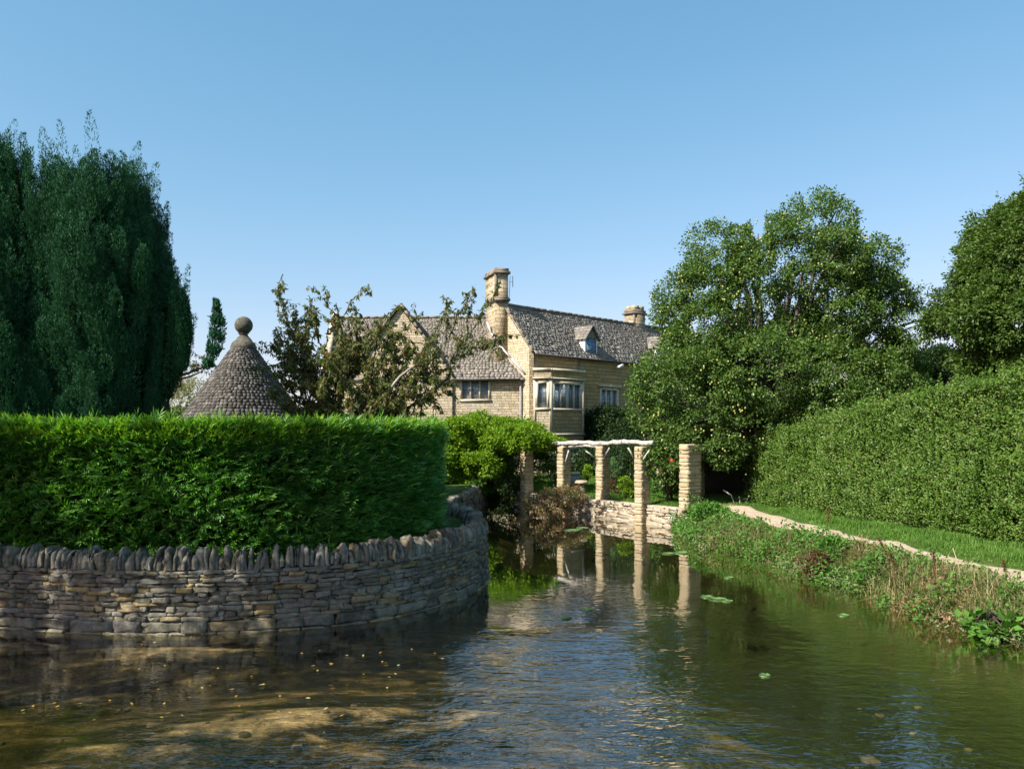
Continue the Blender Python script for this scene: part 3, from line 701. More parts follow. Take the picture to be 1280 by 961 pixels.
# ------------------------------------------------------------------ house
D = np.array([.72, .694]); D = D / np.linalg.norm(D); GD = np.array([-D[1], D[0]]); Cn = np.array([1.05, 39.0])
angD = math.atan2(D[1], D[0])
house = empty('manor_house', (0, 42, 1), 'honey coloured stone manor house with stone slate roofs, bay window and tall chimney', 'house')
def wall_panel(name, origin, ang, L, z0, z1, ops, mat, gable=None, thick=.3):
    Mx = Matrix.Translation((origin[0], origin[1], 0)) @ Matrix.Rotation(ang, 4, 'Z')
    mb = MB(); xs = sorted({0, L, *[v for o_ in ops for v in o_[:2]]}); zs = sorted({z0, z1, *[v for o_ in ops for v in o_[2:4]]})
    for i in range(len(xs) - 1):
        for j in range(len(zs) - 1):
            cx, cz = (xs[i] + xs[i + 1]) / 2, (zs[j] + zs[j + 1]) / 2
            if any(o_[0] < cx < o_[1] and o_[2] < cz < o_[3] for o_ in ops): continue
            mb.quad((xs[i], 0, zs[j]), (xs[i + 1], 0, zs[j]), (xs[i + 1], 0, zs[j + 1]), (xs[i], 0, zs[j + 1]))
    for (a, b_, c, d) in [o_[:4] for o_ in ops]:
        mb.quad((a, 0, c), (a, 0, d), (a, thick, d), (a, thick, c)); mb.quad((b_, 0, c), (b_, thick, c), (b_, thick, d), (b_, 0, d))
        mb.quad((a, 0, d), (b_, 0, d), (b_, thick, d), (a, thick, d)); mb.quad((a, 0, c), (a, thick, c), (b_, thick, c), (b_, 0, c))
    if gable:
        mb.tri((gable[0], 0, z1), (gable[1], 0, z1), (gable[2], 0, gable[3]))
    mb.quad((0, 0, z0), (0, 0, z1), (0, thick, z1), (0, thick, z0)); mb.quad((L, 0, z0), (L, thick, z0), (L, thick, z1), (L, 0, z1))
    return mb.build(name, mat, house, matrix=Mx), Mx
def window(Mx, a, b_, c, d, lights, bars=3, hood=False, frame_mat='ashlar', pane_mat='glass', groups=None):
    mb = MB(); f = .07
    mb.box(a - .09, a + f * .6, -.025, .16, c - .03, d + .03); mb.box(b_ - f * .6, b_ + .09, -.025, .16, c - .03, d + .03)
    mb.box(a + f * .6, b_ - f * .6, -.022, .16, d - .04, d + .1); mb.box(a - .12, b_ + .12, -.06, .18, c - .12, c - .03)
    w_ = (b_ - a) / lights
    for i in range(1, lights):
        ww = .045 if not groups else (.07 if i in groups else .035)
        mb.box(a + i * w_ - ww, a + i * w_ + ww, .01, .15, c - .03, d - .04)
    if hood: mb.box(a - .25, b_ + .25, -.12, .05, d + .14, d + .24)
    wn = mb.build('window', M[frame_mat], house, matrix=Mx.copy())
    mb = MB(); mb.box(a + .01, b_ - .01, .12, .135, c, d); mb.build('pane', M[pane_mat], wn, matrix=Mx.copy())
    mb = MB(); nz = bars
    for i in range(lights):
        x0 = a + i * w_ + .045; x1 = a + (i + 1) * w_ - .045
        mb.box(x0, x0 + .022, .095, .12, c, d - .04); mb.box(x1 - .022, x1, .095, .12, c, d - .04)
        mb.box((x0 + x1) / 2 - .007, (x0 + x1) / 2 + .007, .1, .12, c, d - .04)
        for k in range(1, nz + 1):
            z = c + (d - c) * k / (nz + 1); mb.box(x0, x1, .1, .118, z - .008, z + .008)
    mb.build('glazing_bar', M['window_frame'], wn, matrix=Mx.copy())
    return wn
EV, RZ, HW = 7.0, 9.42, 2.0
# main long wall
ops = [(5.1, 6.5, 4.08, 5.3), (9.6, 11, 4.0, 5.2)]
_, Mm = wall_panel('wall', Cn, angD, 18, .6, EV, ops, M['house_ochre'])
for o_ in ops: window(Mm, *o_, 3, 4, hood=True)
# gable wall at the left end
go = Cn + GD * 2 * HW
_, Mg = wall_panel('wall', go, angD - math.pi / 2, 2 * HW, .6, EV, [], M['house_stone'], gable=(0, 2 * HW, HW, RZ))
# canted bay
b0 = Cn + np.array([.02, -.02]); b1 = b0 + np.array([.84, 0]); b2 = b1 + D * 2.4; b3 = b2 + np.array([0, .86])
for (pa, pb, nl, zz) in ((b0, b1, 1, 0), (b1, b2, 4, 0), (b2, b3, 1, 0)):
    v = pb - pa; L_ = np.linalg.norm(v); an = math.atan2(v[1], v[0]); mar = .17 if nl == 1 else .22
    ops = [(mar, L_ - mar, 4.22, 5.42), (mar + .12, L_ - mar - .12, 1.44, 2.16)]
    _, Mb = wall_panel('bay_wall', pa, an, L_, .8, 6.1, ops, M['house_stone'] if nl == 1 else M['house_ochre'], thick=.2)
    window(Mb, *ops[0], nl, 4, groups=(2,)); window(Mb, *ops[1], nl, 2)
    mb = MB()
    mb.box(-.07, L_ + .07, -.1, .1, 5.62, 5.69); mb.box(-.06, L_ + .06, -.07, .1, 6.02, 6.14); mb.box(-.04, L_ + .04, -.07, .1, 2.86, 2.96)
    mb.box(-.02, .1, -.02, .1, 2.97, 5.6); mb.box(L_ - .1, L_ + .02, -.02, .1, 2.97, 5.6)
    mb.build('string_course', M['ashlar'], house, matrix=Mb.copy())
mb = MB(); mb.add([[*b0, 5.95], [*b1, 5.95], [*b2, 5.95], [*b3, 5.95]], [[0, 1, 2, 3]]); mb.build('bay_roof', M['lead'], house)
# wing front wall (faces the camera) with cross gable
YW = 39.6
_, Mw = wall_panel('wall', (-9.2, YW), 0, 9.75, .6, 5.8, [(6.7, 8.06, 4.66, 5.66)], M['house_stone'])
window(Mw, 6.7, 8.06, 4.66, 5.66, 3, 4)
gx0, gx1, gxa, gza = -8.1, -2.95, -5.52, 9.3
_, Mc = wall_panel('wall', (gx0, YW - .12), 0, gx1 - gx0, .6, 5.8, [(3.0, 3.5, 4.9, 5.7)], M['house_stone'], gable=(0, gx1 - gx0, gxa - gx0, gza - .15))
window(Mc, 3.0, 3.5, 4.9, 5.7, 1, 3)
# side and back walls
mb = MB(); mb.quad((-9.2, YW, .6), (-9.2, 45, .6), (-9.2, 45, 5.8), (-9.2, YW, 5.8)); mb.tri((-9.2, YW, 5.8), (-9.2, 45, 5.8), (-9.2, 42.3, 9.05))
mb.quad((-9.2, 45, .6), (.5, 45, .6), (.5, 45, 5.8), (-9.2, 45, 5.8)); mb.build('wall', M['house_stone'], house)

def roof(name, o, u, v, Lu, Lv, clip=None, tw=(.13, .3), expo=(.185, .1), mat='slate', sag=0.02, slab=True, parent=None):
    """o = eave corner, u along the eave, v up the slope (unit vectors)"""
    o = np.array(o, float); u = np.array(u, float); v = np.array(v, float); nrm = np.cross(u, v); nrm /= np.linalg.norm(nrm)
    mb = MB(); s = 0
    while s < Lv:
        e = expo[0] + (expo[1] - expo[0]) * s / Lv; x = -rng.uniform(0, .2)
        while x < Lu:
            w_ = rng.uniform(*tw) * (1 - .35 * s / Lv)
            cx, cs = x + w_ / 2, s + e * .5
            if (0 < cx < Lu) and (clip is None or clip(cx, cs)):
                lift = .035 + rng.normal(0, .006) + sag * float(noise3(np.array([[cx, cs, 0]]), .7, 8)[0])
                a = o + u * x + v * (s - .03 + rng.normal(0, .008)) + nrm * lift
                mb.obox(a, u * (w_ - .006), v * (e + .07) - nrm * .03, nrm * rng.uniform(.02, .036), jit=.004)
            x += w_
        s += e
    r_ = mb.build(name, M[mat], parent or house)
    return r_
def slab(pts, th=.06):
    mb = MB(); mb.add(pts, [[0, 1, 2, 3]] if len(pts) == 4 else None, [[0, 1, 2]] if len(pts) == 3 else None); return mb.build('roof_base', M['ashlar_dark'], house)
# main roof
d3 = np.array([D[0], D[1], 0]); g3 = np.array([GD[0], GD[1], 0])
sl = np.array([*(GD * HW), RZ - EV]); SL = np.linalg.norm(sl); sl /= SL
eo = np.array([*Cn, EV]) - sl * .28 - d3 * .08
roof('roof', eo, d3, sl, 18, SL + .25)
A_ = np.array([*Cn, EV]) - sl * .25; Rg = np.array([*(Cn + GD * HW), RZ]); Bk = np.array([*(Cn + GD * 2 * HW), EV]) 
slab([A_, A_ + d3 * 18, Rg + d3 * 18, Rg]); slab([Rg, Rg + d3 * 18, Bk + d3 * 18, Bk])
slb = np.array([*(-GD * HW), RZ - EV]); slb /= np.linalg.norm(slb)
mb = MB()
for i in range(36): mb.obox(Rg + d3 * (i * .5 - .1) + g3 * -.14 + [0, 0, .0], d3 * .48, g3 * .28, [0, 0, .1], jit=.008)
mb.build('ridge', M['slate'], house)
mb = MB(); mb.tube([A_ - d3 * .05 + [.02, -.06, -.0], A_ + d3 * 18 + [.02, -.06, 0]], .055, 6); mb.build('gutter', M['gutter'], house)
mb = MB(); q = Cn + D * 3.35 + np.array([.06, -.07]); mb.tube([(*q, EV - .1), (*q, .8)], .04, 8)
mb.build('downpipe', M['pipe_grey'], house)
# gable verge stones
mb = MB()
for sgn, base in ((1, Cn),):
    k = int(SL / .3)
    for i in range(k): mb.obox(np.array([*Cn, EV]) + sl * (i * SL / k) - d3 * .12 - np.array([0, 0, .1]), sl * (SL / k - .02), d3 * .2, [0, 0, .12], jit=.008)
mb.build('verge', M['ashlar_dark'], house)
# wing roof
RY, RZ2 = 42.3, 9.05
v = np.array([0, RY - YW, RZ2 - 5.8]); LV = np.linalg.norm(v); v /= LV
roof('roof', np.array([-9.3, YW, 5.8]) - v * .28, (1, 0, 0), v, 10.9, LV + .25)
slab([np.array([-9.3, YW, 5.8]) - v * .25, np.array([1.6, YW, 5.8]) - v * .25, (1.6, RY, RZ2), (-9.3, RY, RZ2)]); slab([(-9.3, RY, RZ2), (1.6, RY, RZ2), (1.6, 45, 5.8), (-9.3, 45, 5.8)])
mb = MB(); mb.tube([(gx1 - .02, YW - .3, 5.6), (.4, YW - .3, 5.6)], .055, 6); mb.build('gutter', M['gutter'], house)
mb = MB(); mb.tube([(.42, YW - .12, 5.55), (.42, YW - .1, .8)], .05, 8); mb.build('downpipe', M['pipe_grey'], house)
mb = MB()
for i in range(24): mb.obox((-9.3 + i * .45, RY - .13, RZ2 - .02), (.43, 0, 0), (0, .26, 0), (0, 0, .1), jit=.008)
mb.build('ridge', M['slate'], house)
# cross gable roof
for sg, ex in ((1, gx1), (-1, gx0)):
    v = np.array([gxa - ex, 0, gza - 5.8]); LV = np.linalg.norm(v); v /= LV
    o = np.array([ex, YW - .15, 5.8]) if sg > 0 else np.array([ex, RY + .4, 5.8]); u = np.array([0, 1.0, 0]) * sg
    cl = (lambda a, s_: s_ > a * .98 - .15) if sg > 0 else (lambda a, s_: s_ > (RY + .55 - YW - a) * .98 - .15)
    roof('roof', o, u, v, RY + .5 - YW, LV, clip=cl)
    slab([(ex, YW - .1, 5.8), (ex, RY, 5.8), (gxa, RY, gza), (gxa, YW - .1, gza)])
    mb = MB(); k = 12
    for i in range(k): mb.obox(np.array([ex, YW - .28, 5.75]) + v * (i * LV / k), v * (LV / k - .015), (0, .3, 0), np.array([v[2] * sg, 0, abs(v[0])]) * .11, jit=.008)
    mb.build('gable_coping', M['ashlar_dark'], house)
mb = MB(); v = np.array([0, RY - YW, RZ2 - 5.8]); LV = np.linalg.norm(v); v /= LV
for i in range(11): mb.obox(np.array([-9.45, YW - .1, 5.9]) + v * (i * LV / 11), v * (LV / 11 - .01), (.3, 0, 0), (0, 0, .2), jit=.01)
mb.build('gable_coping', M['ashlar'], house)
# lead flashing where wing roof meets the gable
mb = MB()
pts = [P(608, 404, 40.9), P(613, 418, 40.6), P(622, 431, 40.2), P(638, 449, 39.9), P(654, 467, 39.5)]
for a, b_ in zip(pts[:-1], pts[1:]):
    a = np.array(a) + [0, -.12, .02]; b_ = np.array(b_) + [0, -.12, .02]; mb.obox(a, (b_ - a) * 1.03, (.085, -.0, .03), (0, -.04, .03))
mb.build('lead_flashing', M['lead'], house)
# chimneys
def chimney(corner, dirL, lenL, lenR, z0, z1, zs, name='chimney', pot=False, below=None):
    dl = np.array([*dirL, 0]); dl /= np.linalg.norm(dl); dr = np.array([dl[1], -dl[0], 0]); c = np.array([corner[0], corner[1], 0.0])
    ang = math.atan2(dr[1], dr[0]); Mx = Matrix.Translation((c[0], c[1], 0)) @ Matrix.Rotation(ang, 4, 'Z')
    mb = MB(); mb.box(0, lenR, 0, lenL, z0, z1); ch = mb.build(name, M['chimney_stone'], house, matrix=Mx)
    mb = MB(); mb.box(-.09, lenR + .09, -.09, lenL + .09, zs, zs + .12, .006); mb.box(-.05, lenR + .05, -.05, lenL + .05, zs - .07, zs, .004); mb.box(-.03, lenR + .03, -.03, lenL + .03, zs + .12, zs + .2)
    mb.box(-.1, lenR + .1, -.1, lenL + .1, z1 + .02, z1 + .14, .006); mb.box(-.03, lenR + .03, -.03, lenL + .03, z1 + .13, z1 + .3, .006); mb.box(-.05, .09, -.02, .05, zs + .2, z1)
    mb.build('cap', M['ashlar_dark'], ch, matrix=Mx.copy())
    return ch
c0 = np.array(P(619.5, 400, 40.1))[:2]
chimney(c0, (-.34, 1), 1.7, .66, 5.5, H + .1985 * 40.1, H + .165 * 40.1)
q = Cn + GD * (HW + .35) + D * 10.2
c2 = np.array(P(793, 400, 47.6))[:2]
ch2 = chimney(c2, (-.69, .72), .75, 1.05, 8.3, H + .148 * 47.6, 8.9)
Mx = Matrix.Translation((c2[0], c2[1], 0)) @ Matrix.Rotation(math.atan2(.69, .72), 4, 'Z')
mb = MB()
for i in range(2):
    for j in range(2): mb.box(.08 + i * .52, .5 + i * .48, .03 + j * .38, .34 + j * .38, H + .148 * 47.6 + .28, H + .148 * 47.6 + .55, .01)
mb.build('pot', M['chimney_stone'], ch2, matrix=Mx)
mb = MB(); a = P(636.5, 352, 40.6); mb.tube([(a[0], a[1], a[2] - .9), (a[0] + .05, a[1], a[2] + .3)], .014, 5); mb.tube([(a[0] + .18, a[1], a[2] - .25), (a[0] + .18, a[1], a[2] + .3)], .02, 5); mb.tube([(a[0], a[1], a[2]), (a[0] + .2, a[1], a[2])], .01, 5)
mb.build('aerial', M['lead'], house)
# dormers
def dormer(s, wd=.98):
    org = Cn + D * (s - wd / 2) + GD * .12; Mx = Matrix.Translation((org[0], org[1], 0)) @ Matrix.Rotation(angD, 4, 'Z')
    zb, ze, za = EV + .05, 7.95, 8.62
    mb = MB(); tn = 1.19
    mb.tri((0, 0, ze), (wd, 0, ze), (wd / 2, 0, za - .04)); mb.quad((0, 0, zb), (.1, 0, zb), (.1, 0, ze), (0, 0, ze)); mb.quad((wd - .1, 0, zb), (wd, 0, zb), (wd, 0, ze), (wd - .1, 0, ze))
    for x in (0, wd): mb.add([[x, 0, zb], [x, 0, ze], [x, (ze - zb) / tn, ze]], None, [[0, 1, 2]])
    dm = mb.build('dormer', M['white_paint'], house, matrix=Mx)
    mb = MB()
    mb.add([[0, -.01, ze], [wd, -.01, ze], [wd / 2, -.01, za - .05]], None, [[0, 1, 2]]); mb.build('dormer_gable_shade', M['ashlar_dark'], dm, matrix=Mx.copy())  # gable's shade put in as a dark face over the white one
    mb = MB(); mb.box(.1, wd - .1, .02, .04, zb, ze - .02); mb.build('dormer_window', M['blue_glass'], dm, matrix=Mx.copy())
    mb = MB()
    for k in range(4): mb.box(.1 + k * (wd - .2) / 3 - .02, .1 + k * (wd - .2) / 3 + .02, -.01, .02, zb, ze - .02)
    for k in range(4): mb.box(.12, wd - .12, -.005, .015, zb + .06 + k * .24, zb + .1 + k * .24)
    mb.build('glazing_bar', M['window_frame'], dm, matrix=Mx.copy())
    # little roof
    mb = MB()
    for sg in (-1, 1):
        for k in range(5):
            f0, f1 = k / 5, (k + 1) / 5
            ex = -.12 if sg < 0 else wd + .12
            xa = ex + (wd / 2 - ex) * f0; xb = ex + (wd / 2 - ex) * f1; za_ = ze - .1 + (za - ze + .1) * f0; zb_ = ze - .1 + (za - ze + .1) * f1
            y1 = (za_ - zb) / tn + .1; x = -.16
            while x < y1:
                w_ = rng.uniform(.2, .36); mb.add([[xa, x, za_ + .05], [xa, x + w_ - .01, za_ + .05], [xb, x + w_ - .01, zb_ + .04], [xb, x, zb_ + .04], [xa, x, za_ + .01], [xa, x + w_ - .01, za_ + .01], [xb, x + w_ - .01, zb_], [xb, x, zb_]], MB.BF); x += w_
    mb.build('dormer_roof', M['slate'], dm, matrix=Mx.copy())
dormer(4.45); dormer(10.9, 1.2); dormer(15)
# wall lamp
q = Cn + D * 6.3; a = np.array([*q, 6.45]); mb = MB()
mb.tube([a, a + [.14, -.16, .08]], .03, 6); mb.obox(a + [.1, -.3, 0], [.28, .22, .14], [.08, -.1, .0], [-.03, 0, .12]); mb.build('wall_lamp', M['white_paint'], house)

# ------------------------------------------------------------------ dovecote
KD = 30 / 26; DC = np.array([-8.72 * KD, 30.0]); dove = empty('dovecote', (DC[0], DC[1], .9), 'round dovecote with a conical stone slate roof and ball finial, rising behind the clipped hedge', 'dovecote')
mb = MB(); mb.lathe([(2.15, .6), (2.15, 3.2)], (*DC, 0), 32); mb.build('wall', M['house_stone'], dove)
prof = [(a_ * KD, 3 + (b_ - 3) * KD) for a_, b_ in [(2.2, 2.98), (1.78, 3.6), (1.38, 4.2), (.94, 4.85), (.56, 5.42), (.31, 5.78)]]
mb = MB(); mb.lathe([(a - .03, b_ - .02) for a, b_ in prof], (*DC, 0), 40); mb.build('roof_base', M['ashlar_dark'], dove)
pr = np.array(prof); LS = arclen(pr); s = 0; mb = MB()
while s < LS[-1] - .05:
    e = .155 - .06 * s / LS[-1]; r0, z0 = np.interp(s, LS, pr[:, 0]), np.interp(s, LS, pr[:, 1]); r1, z1 = np.interp(s + e + .06, LS, pr[:, 0]), np.interp(s + e + .06, LS, pr[:, 1])
    th = rng.uniform(0, 1); end = th + 2 * math.pi
    while th < end:
        dth = rng.uniform(.12, .25) * (1 - .3 * s / LS[-1]) / max(r0, .25); g_ = .012 / max(r0, .3)
        lf = rng.uniform(.025, .05)
        def pp(r_, z_, a): return [DC[0] + r_ * math.cos(a), DC[1] + r_ * math.sin(a), z_]
        a, b_ = th, th + dth - g_; dz = rng.normal(0, .008)
        V8 = [pp(r0 + .02, z0 + dz, a), pp(r0 + .02, z0 + dz, b_), pp(r1, z1, b_), pp(r1, z1, a), pp(r0 + .02 + lf, z0 + dz + .02, a), pp(r0 + .02 + lf, z0 + dz + .02, b_), pp(r1 + .02, z1 + .02, b_), pp(r1 + .02, z1 + .02, a)]
        mb.add(V8, MB.BF); th += dth
    s += e
mb.build('roof', M['slate_dark'], dove)
mb = MB(); mb.lathe([(a_ * KD, 3 + (b_ - 3) * KD) for a_, b_ in [(.36, 5.62), (.42, 5.76), (.36, 5.9), (.26, 5.98), (.2, 6.06), (.13, 6.14), (.13, 6.2), (.18, 6.22), (.1, 6.24)]], (*DC, 0), 18, .012)
zc = 3 + 3.48 * KD; mb.lathe([(max(.33 * math.sin(t), .002), zc - .33 * math.cos(t)) for t in np.linspace(0, math.pi, 14)], (*DC, 0), 22, .003); mb.build('finial', M['finial'], dove, smooth=True)

# ------------------------------------------------------------------ pergola: low wall, pillars, beams
far = np.array(FARW, float)
FP = smooth_poly([(.3, 32.2), (1.2, 31.1), (2.44, 29.4), (3.2, 28.3), (4.08, 27.0), (5.1, 25.6), (5.35, 25.25)], .2); SF = arclen(FP)
gw = empty('garden_wall', (3.5, 28, 0), 'low pale stone retaining wall at the water edge under the pergola pillars', 'wall')
mb = MB(); courses(mb, FP, 0, SF[-1], 1, -.08, [.16, .14], (.4, .9), proud=.1, jit=.02); courses(mb, FP, 0, SF[-1], 1, .22, [.1, .09, .1, .08], (.18, .42), jit=.012, proud=.03)
mb.build('stone_courses', M['pale_stone'], gw)
wall_core(FP, 0, SF[-1], 1, -.5, .6, .5, 'core', M['pale_stone'], gw, off=.04)
rp = Matrix.Rotation(angD, 4, 'Z')
def pillar(name_corner, size, z0, z1, label, sx=None):
    cx, cy_ = name_corner; o = empty('pergola_pillar', (cx, cy_, z0), label, 'pillar', 'stone pillars of the pergola')
    mb = MB(); z = z0 - .75; ux = np.array([*D, 0]); uy = np.array([*GD, 0]); sx = sx or size; base = np.array([cx, cy_, 0.0])
    k = 0
    while z < z1:
        h = rng.uniform(.09, .16); h = min(h, z1 - z + .001)
        if h < .03: break
        sp = rng.uniform(.35, .65) if k % 2 else 1.0
        segs = [(0, sp), (sp, 1)] if k % 2 else [(0, 1)]
        for a, b_ in segs:
            if b_ - a < .05: continue
            c = base + ux * sx * (a + b_) / 2 + uy * size / 2 + [0, 0, z + h / 2]
            mb.rock(c + rng.normal(0, .004, 3), ux * sx * (b_ - a) / 2 * .985, uy * size / 2, (0, 0, h * .49), .006, .14)
        z += h; k += 1
    mb.build('stone_courses', M['pillar_stone'], o)
    return o
PC = [(.52, 31.6), (1.93, 30.6), (3.2, 28.5), (4.25, 26.25), (5.56, 25.3)]
zt = [H - .017 * y for x, y in PC]
labs = ['pergola pillar half hidden under the bright green climber', 'pergola pillar above the reddish shrub, in front of the bay window', 'pergola pillar between the two bleached driftwood beams',
        'pergola pillar where the right beam meets the fruit tree foliage', 'widest pergola pillar, beside the dark recess and the grassy bank']
zt = [2.5, 2.44, 2.5, 2.54, 2.62]
for i, (c, lb) in enumerate(zip(PC, labs)):
    pillar(c, .3 if i < 4 else .34, .5, zt[i], lb, sx=(.48 if i < 4 else .78))
def beam(a, b_, r, name='pergola_beam', label='', seed=1):
    o = MB(); rr = np.random.default_rng(seed); n = 12; a = np.array(a, float); b_ = np.array(b_, float)
    return_pts = [a + (b_ - a) * t + rr.normal(0, .012, 3) + np.array([0, 0, .05 * math.sin(t * 3.1)]) for t in np.linspace(0, 1, n)]
    o.tube(return_pts, r * (1 + rr.normal(0, .13, n)), 8)
    return tag(o.build(name, M['drift_wood']), label, 'beam', 'bleached timber beams on the pergola')
PCm = [np.array([x, y + .25, z]) for (x, y), z in zip(PC, zt)]
beam(PCm[1] + [-.35, .4, .1], PCm[2] + [.12, -.05, .08], .085, label='bleached driftwood beam between the shrub pillar and the middle pillar', seed=2)
beam(PCm[1] + [.1, .3, -.02] + np.array([-.3, 0, 0]), PCm[2] + [-.1, .25, -.02], .055, label='thin lower log under the left driftwood beam', seed=3)
beam(PCm[2] + [-.02, .0, .09], PCm[3] + [.35, -.3, .11], .085, label='bleached driftwood beam from the middle pillar into the fruit tree foliage', seed=4)
0 and beam(PCm[0] + [-.5, .5, .08], PCm[1] + [.0, .0, .08], .09, label='beam buried in the bright climber above the leftmost pillar', seed=5)
def brace(a, b_, label, seed):
    mb = MB(); mb.tube([a, (np.array(a) + b_) / 2 + [0, 0, .02], b_], .03, 6); return tag(mb.build('brace', M['drift_wood']), label, 'brace', 'diagonal braces under the pergola beams')
for i, (px0, py0, px1, py1, yy, lb) in enumerate([(711, 562, 707, 577, 30.2, 'left diagonal brace under the left driftwood beam'), (732, 563, 742, 571, 28.9, 'right diagonal brace under the left driftwood beam'),
        (762, 559, 754, 574, 28.0, 'left diagonal brace under the right driftwood beam'), (785, 559, 792, 572, 26.8, 'right diagonal brace under the right driftwood beam'), (812, 562, 804, 574, 26.1, 'short brace right of the third pillar among the leaves')]):
    brace(np.array(P(px0, py0, yy)), np.array(P(px1, py1, yy)), lb, i)

# ------------------------------------------------------------------ trees
def limbs(mb, base, fork, targets, r0, r1=.02, seg=6, wob=.15):
    base = np.array(base, float); fork = np.array(fork, float)
    mb.tube([base, base * .6 + fork * .4 + rng.normal(0, wob * .3, 3), fork], [r0 * 1.3, r0, r0 * .85], 10)
    for t in targets:
        t = np.array(t, float); d = t - fork; L_ = np.linalg.norm(d); n = 6; st = base + (fork - base) * rng.uniform(.8, 1)
        pts = [st + (t - st) * f + np.array([0, 0, .22 * L_]) * math.sin(f * math.pi) * .6 + rng.normal(0, wob, 3) * math.sin(f * math.pi) for f in np.linspace(0, 1, n)]
        rs = r0 * .55 * (1 - np.linspace(0, 1, n)) ** .9 * min(1, L_ / 3 + .3) + r1
        mb.tube(pts, rs, seg)
def blob(px, py, Y, rx, ry, rz):  # radii in px for x,z ; metres for depth
    a = P(px, py, Y); return (a[0], a[1], a[2], rx * Y / 1000, ry, rz * Y / 1000)

# pear tree
T = empty('pear_tree', (9.2, 28.5, .6), 'large spreading fruit tree with small yellow pears between the house and the right hedge', 'tree')
YT = 28.5
bl = [blob(897, 364, YT, 60, 2.0, 68), blob(1018, 346, YT, 78, 2.4, 74), blob(1088, 396, YT, 52, 2.1, 58), blob(866, 400, YT, 40, 1.9, 60), blob(965, 430, YT + .4, 85, 2.6, 60), blob(958, 350, YT + .8, 46, 1.8, 60),
      blob(1000, 480, YT - .6, 130, 2.8, 70), blob(874, 500, YT - .8, 70, 2.4, 62), blob(930, 530, YT - 1.2, 70, 1.9, 46), blob(838, 535, YT - 1.2, 36, 1.4, 44), blob(1095, 470, YT, 45, 2, 55), blob(835, 575, YT - 2.2, 26, .5, 30), blob(895, 556, YT - 2, 26, .9, 22)]
p, A, N, ct = crown(lumpy(bl, 11, .3, 3), 5600, .21, 44, seed=11, droop=.35, inner=.62, hole=-.66, hole_s=.9)
# keep the gap between the two upper lobes open
pxs = 640 + 1000 * p[:, 0] / p[:, 1]; pys = 540 - 1000 * (p[:, 2] - H) / p[:, 1]
keep = ~((np.hypot((pxs - 948) / 9, (pys - 275) / 26) < 1) | ((np.hypot((pxs - 942) / 30, (pys - 385) / 22) < 1) & (rng.random(len(p)) < .75)))
p, A, N = p[keep], A[keep], N[keep]
leaves('crown', p, A, N, rng.uniform(.075, .13, len(p)), rng.uniform(.045, .072, len(p)), M['pear_leaf'], T)
mb = MB(); tg = ct[rng.choice(len(ct), 60)]; limbs(mb, (9.2, 28.9, .4), (9.1, 28.8, 3.0), tg, .24); mb.build('trunk', M['bark'], T)
fr = crown(lumpy(bl, 10, .36, 3), 1000, .25, 2, seed=12, inner=.9)[0]
mb = MB()
sph = [(max(.001, math.sin(t)), -math.cos(t)) for t in np.linspace(0, math.pi, 5)]
for q in fr[:1300]: mb.lathe([(a * .032, b_ * .038) for a, b_ in sph], q, 6)
mb.build('pears', M['fruit'], T)['kind'] = 'stuff'

# hornbeam at the right edge
T = empty('broadleaf_tree', (14.5, 23, .6), 'dense broadleaf tree with olive green leaves rising behind the tall hedge at the right edge', 'tree')
YT = 23
bl = [blob(1320, 295, YT, 76, 2.2, 76), blob(1262, 345, YT, 52, 2.0, 60), blob(1300, 420, YT, 92, 2.4, 70), blob(1222, 392, YT, 42, 1.7, 34), blob(1350, 350, YT, 100, 2.5, 110), blob(1255, 460, YT, 52, 1.8, 30)]
p, A, N, ct = crown(lumpy(bl, 10, .32, 5), 3600, .2, 46, seed=15, droop=.1, up=.6, inner=.6, hole=-.55, hole_s=1.0)
leaves('crown', p, A, N, rng.uniform(.08, .13, len(p)), rng.uniform(.045, .07, len(p)), M['hornbeam_leaf'], T)
sh = []
for q in ct[(ct[:, 2] > 5)][::9]:
    d = unit(np.array([rng.normal(-.2, .3), rng.normal(0, .3), 1.0])); L_ = rng.uniform(.3, .7); sh.append(q + d * np.linspace(0, L_, 14)[:, None])
sh = np.vstack(sh); leaves('shoots', sh, rng.normal(0, .7, sh.shape) + [0, 0, .4], rng.normal(0, .5, sh.shape) + [0, 0, .6], rng.uniform(.07, .12, len(sh)), rng.uniform(.04, .06, len(sh)), M['hornbeam_leaf'], T)
mb = MB(); limbs(mb, (14.8, 23.3, .4), (14.8, 23.3, 4), ct[rng.choice(len(ct), 30)], .22); mb.build('trunk', M['bark'], T)

def bush(name, blobs, n, cr, per, L, W, mat, label, cat, loc=None, stem=True, group=None, seed=0, **k):
    b0 = blobs[0]; loc = loc or (b0[0], b0[1], max(.3, b0[2] - b0[5]))
    T = empty(name, loc, label, cat, group); p, A, N, ct = crown(blobs, n, cr, per, seed=seed, **k)
    kp = p[:, 2] > .05; p, A, N = p[kp], A[kp], N[kp]
    leaves('foliage', p, A, N, rng.uniform(L * .7, L * 1.2, len(p)), rng.uniform(W * .7, W * 1.2, len(p)), M[mat] if isinstance(mat, str) else mat, T)
    if stem:
        mb = MB(); limbs(mb, (loc[0], loc[1], loc[2] - .1), (loc[0], loc[1], loc[2] + .3), ct[rng.choice(len(ct), min(14, len(ct)))], .05, .008, 5, .05); mb.build('stems', M['bark_dark'], T)
    return T
bush('laurel_bush', [blob(1165, 478, 33, 48, 1.6, 40), blob(1120, 490, 33, 35, 1.6, 45)], 900, .3, 50, .16, .08, 'dark_leaf', 'dark glossy bush between the fruit tree and the olive green tree', 'bush', loc=(17, 33, 1))
